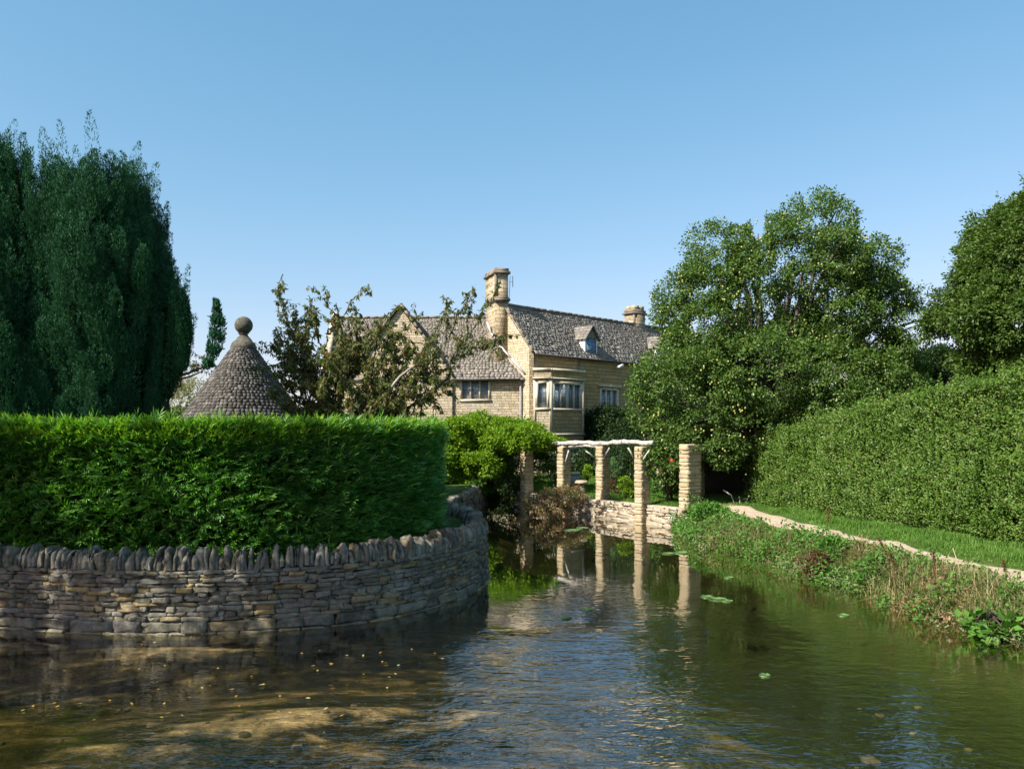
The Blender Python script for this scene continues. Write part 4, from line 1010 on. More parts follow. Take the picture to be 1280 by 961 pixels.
def far_trees(name, x0, x1, Y, py, rz, n, label, seed):
    bl_ = [blob(x, py + 6 * math.sin(x * .07), Y, 34, 3.0, rz * (1 + .25 * math.sin(x * .11))) for x in range(x0, x1, 30)]
    p, A, N, ct = crown(lumpy(bl_, 5, .35, seed), n, .55, 26, seed=seed, inner=.6)
    kp = p[:, 2] > .3; tag(leaves(name, p[kp], A[kp], N[kp], rng.uniform(.25, .42, kp.sum()), rng.uniform(.14, .22, kp.sum()), M['hornbeam_leaf']), label, 'trees', kind='stuff')
far_trees('distant_trees', 820, 1330, 62, 515, 34, 1500, 'far belt of trees seen through gaps under the fruit tree', 61)
far_trees('distant_trees', 60, 470, 70, 532, 20, 900, 'low far belt of trees behind the dovecote', 62)
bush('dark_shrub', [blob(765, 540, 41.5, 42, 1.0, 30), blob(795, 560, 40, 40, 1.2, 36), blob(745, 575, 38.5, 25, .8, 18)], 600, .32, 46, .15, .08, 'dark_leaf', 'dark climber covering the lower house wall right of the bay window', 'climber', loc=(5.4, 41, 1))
bush('pale_bush', [blob(220, 505, 48, 42, 2.5, 36), blob(185, 520, 48, 30, 2.5, 36)], 330, .4, 26, .16, .07, 'pale_leaf', 'pale yellowish bush far behind the hedge, between the dark conifer and the dovecote', 'bush', loc=(-20, 48, 1), hole=-.3)
# garden behind the pergola
bush('garden_shrub', [blob(770, 570, 36, 24, 1.0, 24), blob(800, 575, 34.5, 24, 1.0, 26), blob(835, 575, 33, 26, 1, 30), blob(880, 560, 33, 40, 1.5, 40)], 620, .26, 44, .11, .06, 'dark_leaf', 'dark shrubs at the back of the garden behind the pergola', 'shrub', loc=(4.8, 36, .8))
bush('cypress_shrub', [blob(766, 588, 32.5, 5.5, .18, 15), blob(765, 598, 32.5, 5, .17, 10)], 90, .09, 36, .06, .02, 'conifer_leaf', 'small upright conical conifer right of the middle pergola pillar', 'conifer', loc=(4.08, 32.5, .62), up=.2)
bush('golden_shrub', [blob(779, 602, 29, 9, .3, 6), blob(788, 610, 28.6, 9, .3, 9)], 90, .09, 34, .07, .035, 'lime_leaf', 'low lime green shrub just left of the third pergola pillar', 'shrub', loc=(4.1, 28.9, .6))
bush('lime_shrub', [blob(735, 588, 35, 5, .3, 6)], 36, .09, 34, .08, .04, 'lime_leaf', 'tiny lime green shrub behind the mushroom shaped stone', 'shrub', loc=(3.3, 35, 1))
bush('garden_plant', [blob(842, 606, 27.5, 16, .4, 12), blob(815, 606, 28.2, 8, .3, 8)], 110, .1, 30, .08, .035, 'herb_leaf', 'leafy green plants on the lawn between the third and the widest pillar', 'plant', loc=(5.5, 27.6, .6))
bush('rust_bush', [blob(768, 606, 30.5, 8, .3, 9)], 40, .1, 34, .06, .03, 'bramble_leaf', 'dark brownish rounded shrub behind the lime green shrub', 'shrub', loc=(3.95, 30.5, .6))
# rose trees
T = bush('rose_bush', [blob(840, 580, 27, 20, .5, 24), blob(826, 578, 27, 12, .4, 14)], 130, .12, 34, .08, .045, 'pear_leaf', 'small rose tree with crimson and pale pink blooms between the third and the widest pillar', 'rose bush', loc=(5.25, 27, .6), hole=-.2)
mb = MB()
for q in [(842, 578), (841, 583), (843, 587), (840, 576)]:
    mb = MB(); a = np.array(P(q[0], q[1], 26.3)); mb.rock(a, (.08, 0, 0), (0, .07, 0), (0, 0, .08), .015, .9); mb.build('red_bloom', M['red_petal'], T)
mb = MB()
for q in [(822, 590), (825, 587), (818, 579), (830, 592)]:
    mb = MB(); a = np.array(P(q[0], q[1], 26.3)); mb.rock(a, (.05, 0, 0), (0, .05, 0), (0, 0, .05), .015, .9); mb.build('pink_bloom', M['pink_petal'], T)
# staddle stone
a = P(727, 606, 30.8); ss = empty('staddle_stone', (a[0], a[1], .6), 'mushroom shaped staddle stone on the lawn behind the left pergola bay', 'garden ornament')
mb = MB(); mb.lathe([(.001, .45), (.2, .44), (.27, .38), (.26, .33), (.12, .31), (.001, .31)], (a[0], a[1], .72), 16, .006); mb.build('cap', M['pale_stone'], ss, smooth=True)
mb = MB(); mb.lathe([(.2, -.15), (.17, .1), (.11, .31)], (a[0], a[1], .72), 10, .008); mb.build('base', M['ashlar_dark'], ss)
# stone trough
mb = MB(); a = P(716, 600, 34); mb.box(a[0] - .33, a[0] + .3, a[1], a[1] + .5, .8, 1.2, .01); mb.box(a[0] - .36, a[0] + .33, a[1] - .03, a[1] + .53, 1.2, 1.27)
tag(mb.build('stone_trough', M['lead']), 'grey stone trough under the lower bay window', 'trough')

# wisteria mass
T = empty('climber', (-.6, 31.5, .9), 'sprawling bright yellow green climber covering the left end of the pergola', 'climber')
bl = [blob(600, 552, 33, 44, 1.5, 28), blob(636, 550, 33.2, 40, 1.4, 20), blob(572, 556, 32.5, 28, 1.4, 26), blob(672, 552, 33, 30, 1.1, 9), blob(618, 538, 33.2, 46, 1.5, 18), blob(640, 546, 31.2, 44, .8, 15), blob(688, 552, 31.4, 16, .5, 6), blob(566, 566, 31.5, 20, .8, 24), blob(575, 540, 32, 28, 1, 18), blob(562, 592, 31.5, 17, .6, 16), blob(600, 580, 31.0, 26, .7, 12), blob(585, 604, 31.5, 15, .5, 9)]
p, A, N, ct = crown(lumpy(bl, 12, .3, 8), 2500, .15, 34, seed=20, up=.8, droop=.1, inner=.8, hole=-.5, hole_s=2)
leaves('foliage', p, A, N, rng.uniform(.09, .16, len(p)), rng.uniform(.045, .075, len(p)), M['wisteria_leaf'], T)
bl2 = [blob(590, 585, 32, 30, 1.4, 18), blob(625, 580, 33, 18, 1.0, 14), blob(600, 600, 32, 25, 1.2, 14), blob(680, 574, 33, 20, .6, 12)]
p, A, N, ct2 = crown(bl2, 300, .17, 34, seed=21, up=.5, droop=.5, inner=.7, hole=-.1, hole_s=2)
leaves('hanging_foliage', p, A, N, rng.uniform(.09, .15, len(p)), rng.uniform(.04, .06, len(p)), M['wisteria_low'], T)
mb = MB()
for i in range(20):
    q = ct[rng.integers(len(ct))]; b_ = np.array([rng.uniform(-2.8, .8), rng.uniform(32.3, 33.4), rng.uniform(.5, 1.1)])
    mb.tube([b_, (b_ + q) / 2 + rng.normal(0, .2, 3), q], [.028, .018, .008], 5)
mb.build('stems', M['bark'], T)
# dim shrubs closing the view under the climber
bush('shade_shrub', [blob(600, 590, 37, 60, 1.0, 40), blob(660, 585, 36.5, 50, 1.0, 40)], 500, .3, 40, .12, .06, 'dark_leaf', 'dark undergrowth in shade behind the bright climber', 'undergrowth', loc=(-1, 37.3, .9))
# reddish shrub on the wall end
bush('fuchsia_shrub', [blob(690, 624, 28.4, 28, .7, 12), blob(668, 632, 28.2, 13, .5, 8), blob(712, 618, 28.9, 20, .6, 10), blob(690, 638, 28.0, 24, .45, 7)], 260, .14, 32, .15, .03, 'rust_leaf', 'rusty red and green drooping shrub spilling over the low wall to the water', 'shrub', loc=(1.5, 29.4, .5), droop=.9, up=.2)

# recess: stone wall, and a dark panel put in as the opening's deep shade
rc = smooth_poly([(6.2, 27.6), (6.9, 29.0), (7.2, 30.2)], .2)
ow = empty('recess_wall', (6.5, 28.5, .5), 'shaded stone wall at the left side of the dark recess under the fruit tree', 'wall')
mb = MB(); courses(mb, rc, 0, arclen(rc)[-1], 1, .5, [.14] * 12, (.2, .45), jit=.01); mb.build('stone_courses', M['pillar_stone'], ow)
mb = MB(); mb.box(6.9, 12.5, 30.4, 30.8, .3, 3.0); tag(mb.build('recess_shade_panel', M['shade_fill']), 'dark panel standing in for the deep shade of the recess beyond the path', 'panel')
bush('shade_foliage', [blob(925, 558, 29.6, 46, 1.0, 16), blob(885, 556, 28.5, 26, .9, 16)], 330, .24, 40, .12, .07, 'pear_leaf', 'leafy branches hanging over the dark recess beside the widest pillar', 'foliage', loc=(8.2, 30, 1.9), stem=False, droop=.5)

# ------------------------------------------------------------------ yews
def yew(name, label, base, prof_fn, z0, z1, n_tuft, per, seed, mat='yew'):
    """prof_fn(z, theta) -> radius; upright tufts over the surface"""
    T = empty(name, (base[0], base[1], z0), label, 'conifer', None)
    th = rng.uniform(0, 2 * math.pi, n_tuft); z = z0 + (z1 - z0) * rng.random(n_tuft) ** .9
    r_ = prof_fn(z, th); f = rng.uniform(.7, 1.0, n_tuft) + .12 * rng.random(n_tuft) ** 4; f = f + .13 * noise3(np.stack([th * 3, z, 0 * z], 1), 1.3, seed)
    c = np.stack([base[0] + r_ * f * np.cos(th), base[1] + r_ * f * np.sin(th), z], 1)
    out = np.stack([np.cos(th), np.sin(th), 0 * th], 1)
    small = n_tuft < 200; hgt = rng.uniform(.55, 1.2, n_tuft) * (1 + .6 * (rng.random(n_tuft) < .1)) * (.75 if small else 1); rad = rng.uniform(.11, .19, n_tuft) * (.6 if small else 1)
    u = rng.random((n_tuft, per)); ph = rng.uniform(0, 6.283, (n_tuft, per))
    pr_ = np.sin(np.clip(u * .9 + .1, 0, 1) * math.pi) ** .7
    ax = unit(out * .16 + [0, 0, 1] + rng.normal(0, .06, (n_tuft, 3)))
    q = c[:, None] + ax[:, None] * (u * hgt[:, None])[..., None] + np.stack([np.cos(ph), np.sin(ph), 0 * ph], -1) * (rad[:, None] * pr_)[..., None]
    rd = np.stack([np.cos(ph), np.sin(ph), 0 * ph], -1)
    A = unit(rd * .55 + [0, 0, .9] + rng.normal(0, .25, q.shape)); N = unit(rd + rng.normal(0, .4, q.shape))
    q, A, N = q.reshape(-1, 3), A.reshape(-1, 3), N.reshape(-1, 3)
    leaves('foliage', q, A, N, rng.uniform(.055, .11, len(q)), rng.uniform(.013, .024, len(q)), M[mat], T)
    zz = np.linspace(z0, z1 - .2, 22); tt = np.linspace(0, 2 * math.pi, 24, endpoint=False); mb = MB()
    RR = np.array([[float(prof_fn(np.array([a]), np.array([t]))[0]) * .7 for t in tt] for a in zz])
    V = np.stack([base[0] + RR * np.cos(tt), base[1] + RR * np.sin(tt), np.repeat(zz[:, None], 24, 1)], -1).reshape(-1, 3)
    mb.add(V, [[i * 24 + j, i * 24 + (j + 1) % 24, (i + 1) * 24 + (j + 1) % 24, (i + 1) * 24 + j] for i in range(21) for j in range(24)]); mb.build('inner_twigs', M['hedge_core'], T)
    mb = MB(); mb.tube([(base[0], base[1], z0 - .3), (base[0], base[1], z1 * .8)], [min(.3, .12 * float(prof_fn(np.array([z0 + .5 * (z1 - z0)]), np.array([0.]))[0])), .02], 8); mb.build('trunk', M['bark_dark'], T)
    return T
YY = 22.5
bx = (121 - 640) / 1000 * YY
zsy = [.9, 3, 5, 6.8, 8.2, 9.0, 9.6, 10.1]; rsy = [1.5, 1.75, 1.8, 1.72, 1.55, 1.4, 1.1, .6]
yew('yew_tree', 'large dense dark blue green conifer with upright shoots, rising behind the hedge at the left', (bx, YY),
    lambda z, t: np.interp(z, zsy, rsy) * (1 + .1 * np.sin(3 * t + z * .6) + .07 * np.sin(7 * t - z)), .9, 9.7, 1700, 330, 1)
b2x = (-16 - 640) / 1000 * 21.5
yew('yew_tree', 'darker narrow conifer cut by the left edge of the picture, its tip the tallest', (b2x, 21.5),
    lambda z, t: np.interp(z, [.9, 4, 6.5, 8.4, 9.5, 10.4], [1.5, 1.5, 1.2, .8, .45, .1]) * (1 + .12 * np.sin(3 * t + z)), .9, 10.1, 850, 290, 2)
for (px_, pt_, pb_, rr_, yy_, lb_) in [(196, 262, 470, .34, 22.9, 'broad dark spire rising behind the right shoulder of the large conifer'), (172, 226, 420, .3, 22.3, 'pointed spire near the top right of the large conifer'), (210, 335, 500, .3, 22.2, 'slim dark side spire on the right flank of the large conifer'), (196, 285, 430, .3, 22.4, 'slightly taller dark side spire high on the right flank of the large conifer'), (226, 352, 470, .16, 22.1, 'thin outermost dark spire right of the large conifer'), (24, 168, 420, .38, 21.4, 'tall tapering dark spire near the left edge above all other foliage')]:
    top = H + (540 - pt_) / 1000 * yy_; bot = H + (540 - pb_) / 1000 * yy_
    yew('yew_spire', lb_, ((px_ - 640) / 1000 * yy_, yy_), lambda z, t, top=top, bot=bot, rr_=rr_: rr_ * 1.15 * np.sin(np.clip((z - bot) / (top - bot), 0, 1) ** .6 * math.pi * .97 + .05).clip(.1, 1) + 0 * t, bot, top - .8, 110, 190, 3)
# plume on a bare curved branch
T = empty('yew_branch', (-9.35, 22.1, 4.4), 'bare curved branch with a dark upright plume, reaching out left of the dovecote', 'branch')
pts = [P(195, 472, 22.3), P(215, 471, 22.2), P(235, 466, 22.1), P(252, 459, 22.1), P(262, 448, 22.1), P(267, 420, 22.1), P(270, 385, 22.1)]
mb = MB(); mb.tube(pts, [.05, .045, .035, .03, .025, .018, .008], 6); mb.tube([np.array(p_) + [0, .1, -.09] for p_ in pts[:4]], [.035, .03, .025, .015], 6); mb.build('bough', M['bark_dark'], T)
n = 3600; f = rng.random(n); cz = P(268, 462, 22.1)[2] + f * (P(270, 376, 22.1)[2] - P(268, 462, 22.1)[2]); cxp = np.interp(f, [0, .3, .6, 1], [258, 268, 273, 270]); rad = np.interp(f, [0, .2, .5, .8, 1], [.12, .2, .24, .16, .04])
ph = rng.uniform(0, 6.28, n); rr_ = rad * rng.random(n) ** .5; q = np.stack([(cxp - 640) / 1000 * 22.1 + rr_ * np.cos(ph), 22.1 + rr_ * np.sin(ph), cz], 1)
q = q[noise3(q, 5, 3) > -.25]; leaves('foliage', q, rng.normal(0, .35, q.shape) + [0, 0, .8], rdir(len(q)), rng.uniform(.08, .14, len(q)), .035, M['yew'], T)

# unseen trees added beyond the frame to cast broken shade on wall, hedge and shallows
def shade_tree(x, y, zc, rx, rz, n, seed, label, hole=-.2):
    T = empty('added_shade_tree', (x, y, .8), label, 'tree', 'unseen trees added for shade at the near left')
    p, A, N, ct = crown(lumpy([(x, y, zc, rx, rx, rz)], 8, .4, seed), n, .3, 34, seed=seed, inner=.2, hole=hole, hole_s=1.1)
    leaves('crown', p, A, N, rng.uniform(.12, .2, len(p)), rng.uniform(.07, .11, len(p)), M['pear_leaf'], T)
    mb = MB(); limbs(mb, (x, y, .2), (x, y, zc - rz), ct[rng.choice(len(ct), 24)], .22); mb.build('trunk', M['bark'], T)
shade_tree(-13.8, 6.8, 9.2, 2.4, 2.3, 170, 41, 'unseen leafy tree added past the left edge, its broken shade on the left end of the hedge')
shade_tree(-9.6, 7.4, 9.2, 2.4, 1.9, 150, 42, 'unseen leafy tree added past the left edge, its broken shade on the curved wall', .0)
shade_tree(-9.8, -.9, 8.6, 3.0, 2.5, 620, 43, 'unseen leafy tree added near the camera, its shade on the left shallows', .0)
shade_tree(-5.2, -3.6, 9.2, 2.6, 2.1, 420, 44, 'unseen leafy tree added behind the camera, its shade on the near water', .12)

# ------------------------------------------------------------------ bronze cherry
def twig_tree(name, label, base, tips, Y, seed, lmat, bare=None, L=.17, W=.055, subs=9, trunk_r=.1, dens=.05):
    T = empty(name, base, label, 'tree'); mb = MB(); Ps = []
    base = np.array(base, float)
    def grow(a, b_, r, depth):
        n = 7; L_ = np.linalg.norm(b_ - a); pts = [a + (b_ - a) * f + rng.normal(0, .05 * L_, 3) * math.sin(f * math.pi) for f in np.linspace(0, 1, n)]
        mb.tube(pts, np.linspace(r, max(.006, r * .25), n), 5); pts = np.array(pts)
        if depth > 0:
            for k in range(subs if depth == 2 else 5):
                f = rng.uniform(.3, 1); i = min(int(f * (n - 1)), n - 2); q = pts[i] + (pts[i + 1] - pts[i]) * rng.random()
                d = unit(unit(b_ - a) * .8 + rng.normal(0, .65, 3) + [0, 0, .15]); grow(q, q + d * L_ * rng.uniform(.18, .36), r * .4, depth - 1)
        if depth < 2 or True:
            f0 = .45 if depth == 2 else .1
            m_ = int(L_ * (1 - f0) / dens) + 2; ff = rng.uniform(f0, 1.02, m_); S_ = np.linspace(0, 1, n)
            for c in range(2): Ps.append(np.stack([np.interp(ff, S_, pts[:, k]) for k in range(3)], 1) + rng.normal(0, .02, (m_, 3)))
    for tp in tips: grow(base + rng.normal(0, .1, 3), np.array(P(*tp)), trunk_r * .5, 2)
    mb.tube([base - [0, 0, 1.2], base], [trunk_r * 1.4, trunk_r], 8)
    mb.build('trunk', M['bark_dark'], T)
    q = np.vstack(Ps); n = len(q); A = rng.normal(0, .55, (n, 3)) + [0, 0, -.75]; N = rng.normal(0, .6, (n, 3)) + [-.2, -.3, .3]
    leaves('crown', q, A, N, rng.uniform(L * .7, L * 1.15, n), rng.uniform(W * .75, W * 1.2, n), M[lmat], T)
    if bare:
        mb = MB()
        for bb in bare: mb.tube([P(*b_) for b_ in bb], np.linspace(.055, .03, len(bb)), 6)
        mb.build('pale_bough', M['bark_pale'], T)
    return T
YC = 25.5
tips = [(420, 366, YC), (397, 388, YC + .5), (356, 388, YC), (342, 400, YC - .4), (477, 386, YC), (492, 402, YC + .5), (547, 396, YC), (565, 402, YC), (588, 408, YC - .3), (375, 412, YC + .8), (450, 408, YC + .6), (520, 420, YC + .5), (360, 445, YC - .5),
        (346, 455, YC), (420, 440, YC - .8), (470, 450, YC - .8), (540, 450, YC), (395, 475, YC - 1), (505, 475, YC - .6), (440, 485, YC - 1), (350, 492, YC - .6), (385, 430, YC), (435, 440, YC + .4), (500, 440, YC + .2), (465, 490, YC), (535, 480, YC - .4), (400, 500, YC - .3), (370, 470, YC + .5)]
tips = [(x_, y_ + 12, d_) for x_, y_, d_ in tips]
a = P(440, 560, YC)
twig_tree('bronze_tree', 'open leafy tree with bronze and dark green drooping leaves in front of the house wing', (a[0], a[1], 2.3), tips, YC, 3, 'cherry_leaf', bare=[[(484, 494, YC - .5), (492, 480, YC - .5), (500, 470, YC - .6), (515, 458, YC - .6)]], subs=10, dens=.05, L=.165)
tips = [(222, 438, 31.5), (240, 456, 31.5), (262, 452, 31.8), (280, 462, 32)]
a = P(300, 480, 32.6); T = twig_tree('leafy_branch', 'thin leafy branches reaching left from behind the dovecote roof toward the conifer', (a[0], a[1], P(300, 470, 32.6)[2]), tips, 32, 4, 'cherry_leaf', subs=3, trunk_r=.03, dens=.07)

# cables
mb = MB(); pa, pb = np.array(P(1080, 452, 60)), np.array(P(1290, 424, 60)); mb.tube([pa + (pb - pa) * t - np.array([0, 0, 1.2 * math.sin(t * math.pi)]) * .3 for t in np.linspace(0, 1, 12)], .035, 5)
tag(mb.build('overhead_cable', M['gutter']), 'lower thicker cable in the gap between fruit tree and right hand tree', 'cable')
mb = MB(); pa, pb = np.array(P(1080, 438, 62)), np.array(P(1290, 420, 62)); mb.tube([pa, pb], .015, 5)
tag(mb.build('overhead_cable', M['gutter']), 'upper hair thin cable in the gap between fruit tree and right hand tree', 'cable')

# ------------------------------------------------------------------ grass and bank plants
def blades(name, x, y, hgt, wid, mat, label, cat='grass', bend=.35, zoff=0, parent=None, zbase=None):
    n = len(x); z = (hz(x, y) if zbase is None else zbase) + zoff; h = np.broadcast_to(hgt, (n,)); w_ = np.broadcast_to(wid, (n,))
    th = rng.uniform(0, 6.283, n); d = np.stack([np.cos(th), np.sin(th), 0 * th], 1); s = np.stack([-np.sin(th), np.cos(th), 0 * th], 1)
    b0 = np.stack([x, y, z - .02], 1); bd = (np.abs(rng.normal(0, bend, n)) + .1)[:, None]
    mid = b0 + d * h[:, None] * bd * .35 + np.array([0, 0, 1]) * h[:, None] * .6; tip = b0 + d * h[:, None] * bd * 1.1 + np.array([0, 0, 1]) * (h * (1 - .25 * bd[:, 0]))[:, None]
    V = np.stack([b0 - s * w_[:, None] * .5, b0 + s * w_[:, None] * .5, mid + s * w_[:, None] * .4, mid - s * w_[:, None] * .4, tip], 1).reshape(-1, 3)
    k = np.arange(n)[:, None] * 5; o = raw_mesh(name, V, [k + [0, 1, 2, 3], k + [3, 2, 4]], M[mat], parent)
    if label: tag(o, label, cat, kind='stuff')
    return o
def scatter(n, x0, x1, y0, y1, smin, smax, cond=None):
    x = rng.uniform(x0, x1, n); y = rng.uniform(y0, y1, n); s = sdf(x, y, river); k = (s > smin) & (s < smax)
    if cond is not None: k &= cond(x, y)
    return x[k], y[k], s[k]
pth = pathc
def pathdist(x, y):
    d = np.full(len(x), 9.0)
    for q in pth[::2]: d = np.minimum(d, np.hypot(x - q[0], y - q[1]))
    return d
x, y, s = scatter(260000, 4.6, 14, 8, 31, .25, 9, lambda x, y: (x > 4.6))
k = (pathdist(x, y) > .3 + .1 * noise3(np.stack([x, y, 0 * x], 1), 3, 2)) & (s > .7 + .3 * noise3(np.stack([x, y, 0 * x], 1), 1.5, 6)); x, y = x[k], y[k]
hN = .1 + .06 * noise3(np.stack([x, y, 0 * x], 1), 1.3, 8)
blades('lawn_grass', x, y, np.maximum(.035, hN * sstep(pathdist(x, y), .3, 1.2)) * rng.uniform(.6, 1.5, len(x)), .012, 'grass', 'bright green grass on both sides of the dirt path')
# tussocks along the bank
x, y, s = scatter(120000, 4.6, 14, 8.5, 26, -.12, 1.45, lambda x, y: (x > 4.4) & (y < 25.4))
n3 = np.stack([x, y, 0 * x], 1); k = noise3(n3, 2.2, 12) > -.35; x, y, s, n3 = x[k], y[k], s[k], n3[k]
hN = (.24 + .2 * noise3(n3, 1.7, 13)) * (1 - .75 * sstep(s, .75, 1.35))
k = rng.random(len(x)) < .75; x, y, hN = x[k], y[k], hN[k]; blades('bank_grass', x, y, hN.clip(.06, .45) * rng.uniform(.4, 1.3, len(x)), .014, 'bank_mix', 'mixed green and yellowing rough grass on the sloping river bank', bend=1.0)
x, y, s = scatter(60000, 4.6, 14, 8.5, 26, -.05, 1.2, lambda x, y: (x > 4.4) & (y < 25.4))
n3 = np.stack([x, y, 0 * x], 1); k = (noise3(n3, 1.4, 17) > .02 + .02 * (y - 12)) & (s < 1.05); x, y, s = x[k], y[k], s[k]
blades('dry_grass', x, y, rng.uniform(.12, .5, len(x)), .012, 'dry_grass', 'straw coloured dead grass hanging over the river bank', bend=1.4)
# leafy ground herbs of several kinds, in mounds of their own
def herbs(name, n, seed, thr, sc_, hmax, L, W, mat, label, smax=1.5, dens=1):
    x, y, s = scatter(n, 4.6, 14, 8.5, 26, -.2, smax, lambda x, y: (x > 4.4) & (y < 25.4)); n3 = np.stack([x, y, 0 * x], 1)
    nz = noise3(n3, sc_, seed); k = nz > thr; x, y, s, nz = x[k], y[k], s[k], nz[k]
    q = np.stack([x, y, np.maximum(hz(x, y), 0) + rng.random(len(x)) * (.05 + hmax * np.minimum(1, (nz - thr) * 2)) * (1 - .95 * sstep(s, .75, 1.25))], 1)
    o = leaves(name, q, rng.normal(0, .6, q.shape) + [-.25, -.25, .15], rng.normal(0, .45, q.shape) + [-.1, -.3, .8], rng.uniform(L * .6, L * 1.3, len(q)), rng.uniform(W * .6, W * 1.3, len(q)), M[mat]); tag(o, label, 'weeds', kind='stuff')
M['sage_leaf'] = leafmat('sage_leaf', [(.16, .22, .1), (.22, .28, .13), (.12, .19, .07)], .3, .5)
M['dead_leaf'] = leafmat('dead_leaf', [(.2, .12, .06), (.3, .2, .1), (.14, .08, .04), (.34, .27, .15)], .3, .6)
herbs('bank_herbs', 140000, 23, .0, 1.7, .5, .085, .05, 'herb_leaf', 'mounds of small leafy green weeds among the bank grass')
herbs('pale_herbs', 90000, 51, .15, 2.3, .34, .06, .03, 'sage_leaf', 'mounds of paler grey green weeds among the bank grass')
herbs('withered_weeds', 80000, 52, .28, 2.0, .4, .07, .03, 'dead_leaf', 'brown withered weeds on the river bank')
x, y, s = scatter(120000, -1, 9, 25.6, 38, .45, 12, lambda x, y: (x > .5)); blades('garden_lawn', x, y, rng.uniform(.05, .14, len(x)), .014, 'grass', 'sunlit garden lawn behind the pergola')
# floating weed at the bank edge
x, y, s = scatter(26000, 4, 9, 9, 25, -.5, .0, lambda x, y: (x > 3.9) & (y < 25)); n3 = np.stack([x, y, 0 * x], 1); k = noise3(n3, 1.9, 31) > .35; x, y = x[k], y[k]
q = np.stack([x, y, np.full(len(x), .012)], 1) + rng.normal(0, .006, (len(x), 3)) * [0, 0, 1]; o = leaves('water_weed', q, rng.normal(0, 1, q.shape) * [1, .5, .04], np.tile([0, 0, 1.0], (len(q), 1)), rng.uniform(.04, .09, len(q)), .025, M['herb_leaf'], fold=0); tag(o, 'thin green weed floating along the foot of the bank', 'water weed', kind='stuff')

def stalk(px, py_top, py_bot, Y, label, mat='dock', w=.014, head=True, lean=.1):
    a = np.array(P(px, py_bot, Y)); b_ = np.array(P(px + lean * 40, py_top, Y)); z = hz(a[0], a[1])[0]; T = empty('seed_stalk', (a[0], a[1], z), label, 'dried plant', 'dried stalks on the bank')
    mb = MB(); mb.tube([(a[0], a[1], min(z, a[2]) - .05), (a + b_) / 2 + rng.normal(0, .01, 3), b_], [.009, .007, .004], 5); mb.build('stem', M[mat], T)
    if head:
        n = 230; f = rng.random(n) ** .8; L_ = b_ - a; q = a + L_ * (.45 + .55 * f)[:, None] + rng.normal(0, w, (n, 3)); leaves('seed_head', q, rng.normal(0, .5, q.shape) + [0, 0, .6], rdir(n), .026, .013, M['bramble_leaf'], T)
    return T
stalk(1033, 632, 672, 17.6, 'tall reddish dock stalk standing in front of the dirt path, leftmost on the bank')
stalk(1118, 672, 712, 14.4, 'dark brown dock stalk leaning left across the dirt path', lean=-.5)
stalk(1124, 690, 722, 14.0, 'short dark brown dock stalk close beside the leaning one', lean=-.3, w=.012)
stalk(1203, 684, 722, 13.2, 'thin straw stalk at the lower side of the path, right of the dark docks', 'straw', lean=-.3, head=False)
stalk(1262, 700, 735, 12.4, 'reddish stalk near the right edge of the bank', lean=-.2)
stalk(1170, 688, 722, 13.4, 'faded brown stalk between the dark docks and the right edge', lean=-.1, w=.012)
for (x0, y0, x1, y1, x2, y2, lb) in [(904, 612, 914, 618, 921, 634, 'bent white bleached stem in front of the dark recess'), (924, 620, 925, 627, 926, 634, 'middle straight pale stem in front of the dark recess'), (937, 618, 933, 626, 930, 634, 'right slanting pale stem in front of the dark recess')]:
    mb = MB(); mb.tube([P(x0, y0, 26.5), P(x1, y1, 26.5), P(x2, y2 + 4, 26.5)], [.03, .022, .018], 6); tag(mb.build('dead_reed', M['drift_wood']), lb, 'dead reed', 'pale stems before the recess')
def gclump(px, py, w_, h_, mat, label, cat, name, n=60, L=.09, W=.05, cr=.1, z=.3, **k):
    X, Y = G(px, py, z); bush(name, [(X, Y, z, w_, w_ * .8, h_)], n, cr, 30, L, W, mat, label, cat, loc=(X, Y, max(.02, z - h_)), stem=True, **k)
gclump(1017, 704, .3, .2, 'bramble_leaf', 'dark red bramble bush on the bank near the water', 'bramble', 'bramble', n=26, hole=-.1, hole_s=4)
gclump(1092, 716, .36, .26, 'herb_leaf', 'round leafy green nettle clump on the bank below the leaning dock', 'nettle clump', 'nettle_clump', n=80)
gclump(1212, 722, .45, .2, 'herb_leaf', 'broad leafy green clump beside the path near the right edge', 'leafy clump', 'leafy_clump', n=80)
gclump(1243, 785, .32, .12, 'herb_leaf', 'large leaved fresh green plant at the water edge, lower right', 'water plant', 'water_plant', n=17, L=.15, W=.12, cr=.14, z=.1, up=1.2)
gclump(885, 640, .45, .22, 'herb_leaf', 'bright green weeds on top of the bank beside the widest pillar', 'weeds', 'weed_clump', n=80, z=.7)
gclump(1040, 690, .3, .25, 'herb_leaf', 'green weeds around the tall reddish dock stalk', 'weeds', 'weed_clump', n=60, z=.5)

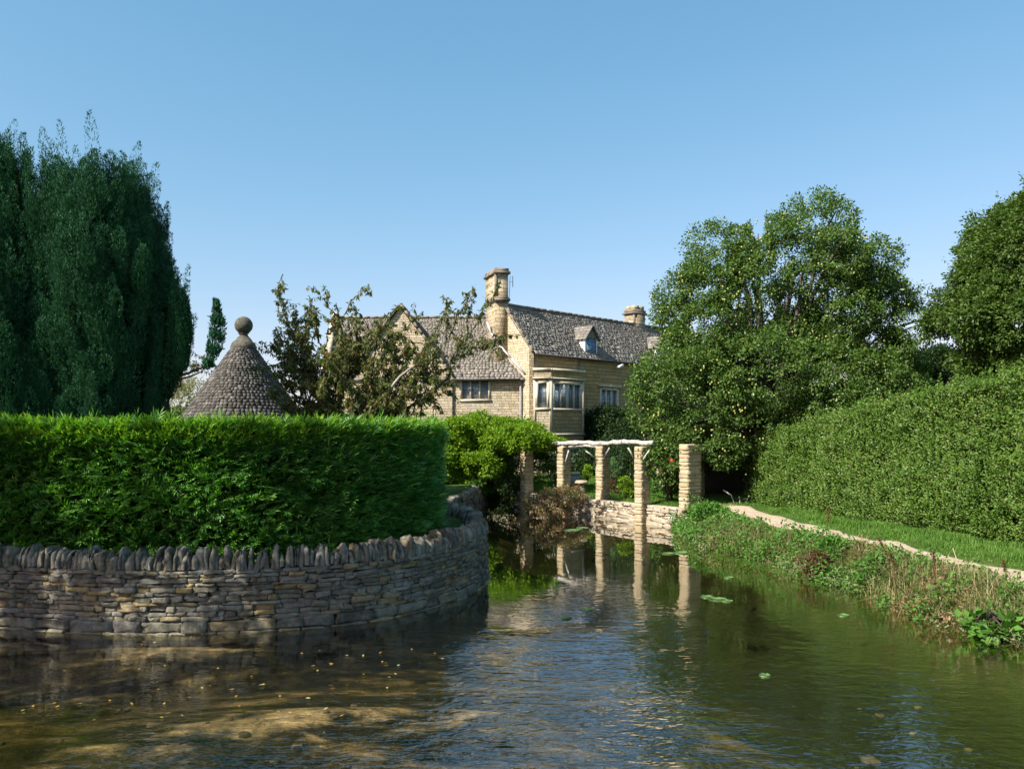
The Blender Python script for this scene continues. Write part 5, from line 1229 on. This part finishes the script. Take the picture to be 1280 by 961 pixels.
# ------------------------------------------------------------------ lily pads, fallen leaves, stones
def pad(px, py, r, label):
    X, Y = G(px, py, .01); mb = MB(); n = 18; th = np.linspace(.2, 2 * math.pi - .1, n) + rng.uniform(0, 6)
    V = [[X, Y, .012]] + [[X + r * math.cos(t), Y + r * .9 * math.sin(t), .012 + rng.uniform(0, .012)] for t in th] + [[X + r * 1.0 * math.cos(t), Y + r * .9 * math.sin(t), .004] for t in th] + [[X, Y, .004]]
    mb.add(V, [[1 + i, 2 + i, 2 + n + i, 1 + n + i] for i in range(n - 1)], [[0, i + 1, i + 2] for i in range(n - 1)] + [[2 * n + 1, n + 2 + i, n + 1 + i] for i in range(n - 1)])
    return tag(mb.build('lily_pad', M['lily']), label, 'lily pad', 'lily pads on the water')
for px_, py_, r_, lb in [(708, 771, .09, 'nearer of the two lone lily pads in mid stream'), (735, 760, .09, 'farther of the two lone lily pads in mid stream'), (884, 745, .12, 'left pad of the lily pad row nearest the bank'), (897, 748, .16, 'middle and largest pad of the lily pad row nearest the bank'), (909, 750, .1, 'right pad of the lily pad row nearest the bank'),
        (911, 721, .1, 'single lily pad close under the grassy bank'), (835, 691, .16, 'left pad of the pair off the end of the low wall'), (850, 690, .2, 'right pad of the pair off the end of the low wall'), (715, 662, .25, 'farthest lily pad, in front of the rusty red shrub'), (728, 659, .2, 'small lily pad right beside the farthest one'), (1054, 768, .1, 'lily pad off the middle of the right bank'), (956, 843, .07, 'small lily pad in the shaded water at lower right')]:
    pad(px_, py_, r_, lb)
pts = rng.uniform([20, 790], [560, 900], (70, 2)); q = np.array([[*G(a, b_, .01), .012] for a, b_ in pts])
o = leaves('fallen_leaves', q, rng.normal(0, 1, q.shape) * [1, 1, .1], np.tile([0, 0, 1.0], (len(q), 1)) + rng.normal(0, .15, q.shape), rng.uniform(.04, .08, len(q)), .03, M['fallen_leaf']); tag(o, 'yellow fallen leaves scattered on the shaded water below the wall', 'fallen leaves', kind='stuff')
mb = MB()
for i in range(90):
    X, Y = G(rng.uniform(-100, 1350), rng.uniform(800, 1000), 0)
    z = hz(X, Y)[0]; r_ = abs(rng.normal(0, .02)) + .012
    if sdf(np.array([X]), np.array([Y]), river)[0] > -.1: continue
    mb.rock((X, Y, z + r_ * .2), (r_ * 1.2, r_ * .3, 0), (-r_ * .3, r_, 0), (0, 0, r_ * .6), r_ * .12, 1.0)
tag(mb.build('river_pebbles', M['bed_stone'], smooth=True), 'pebbles lying on the bed in the near shallows', 'pebbles', kind='stuff')
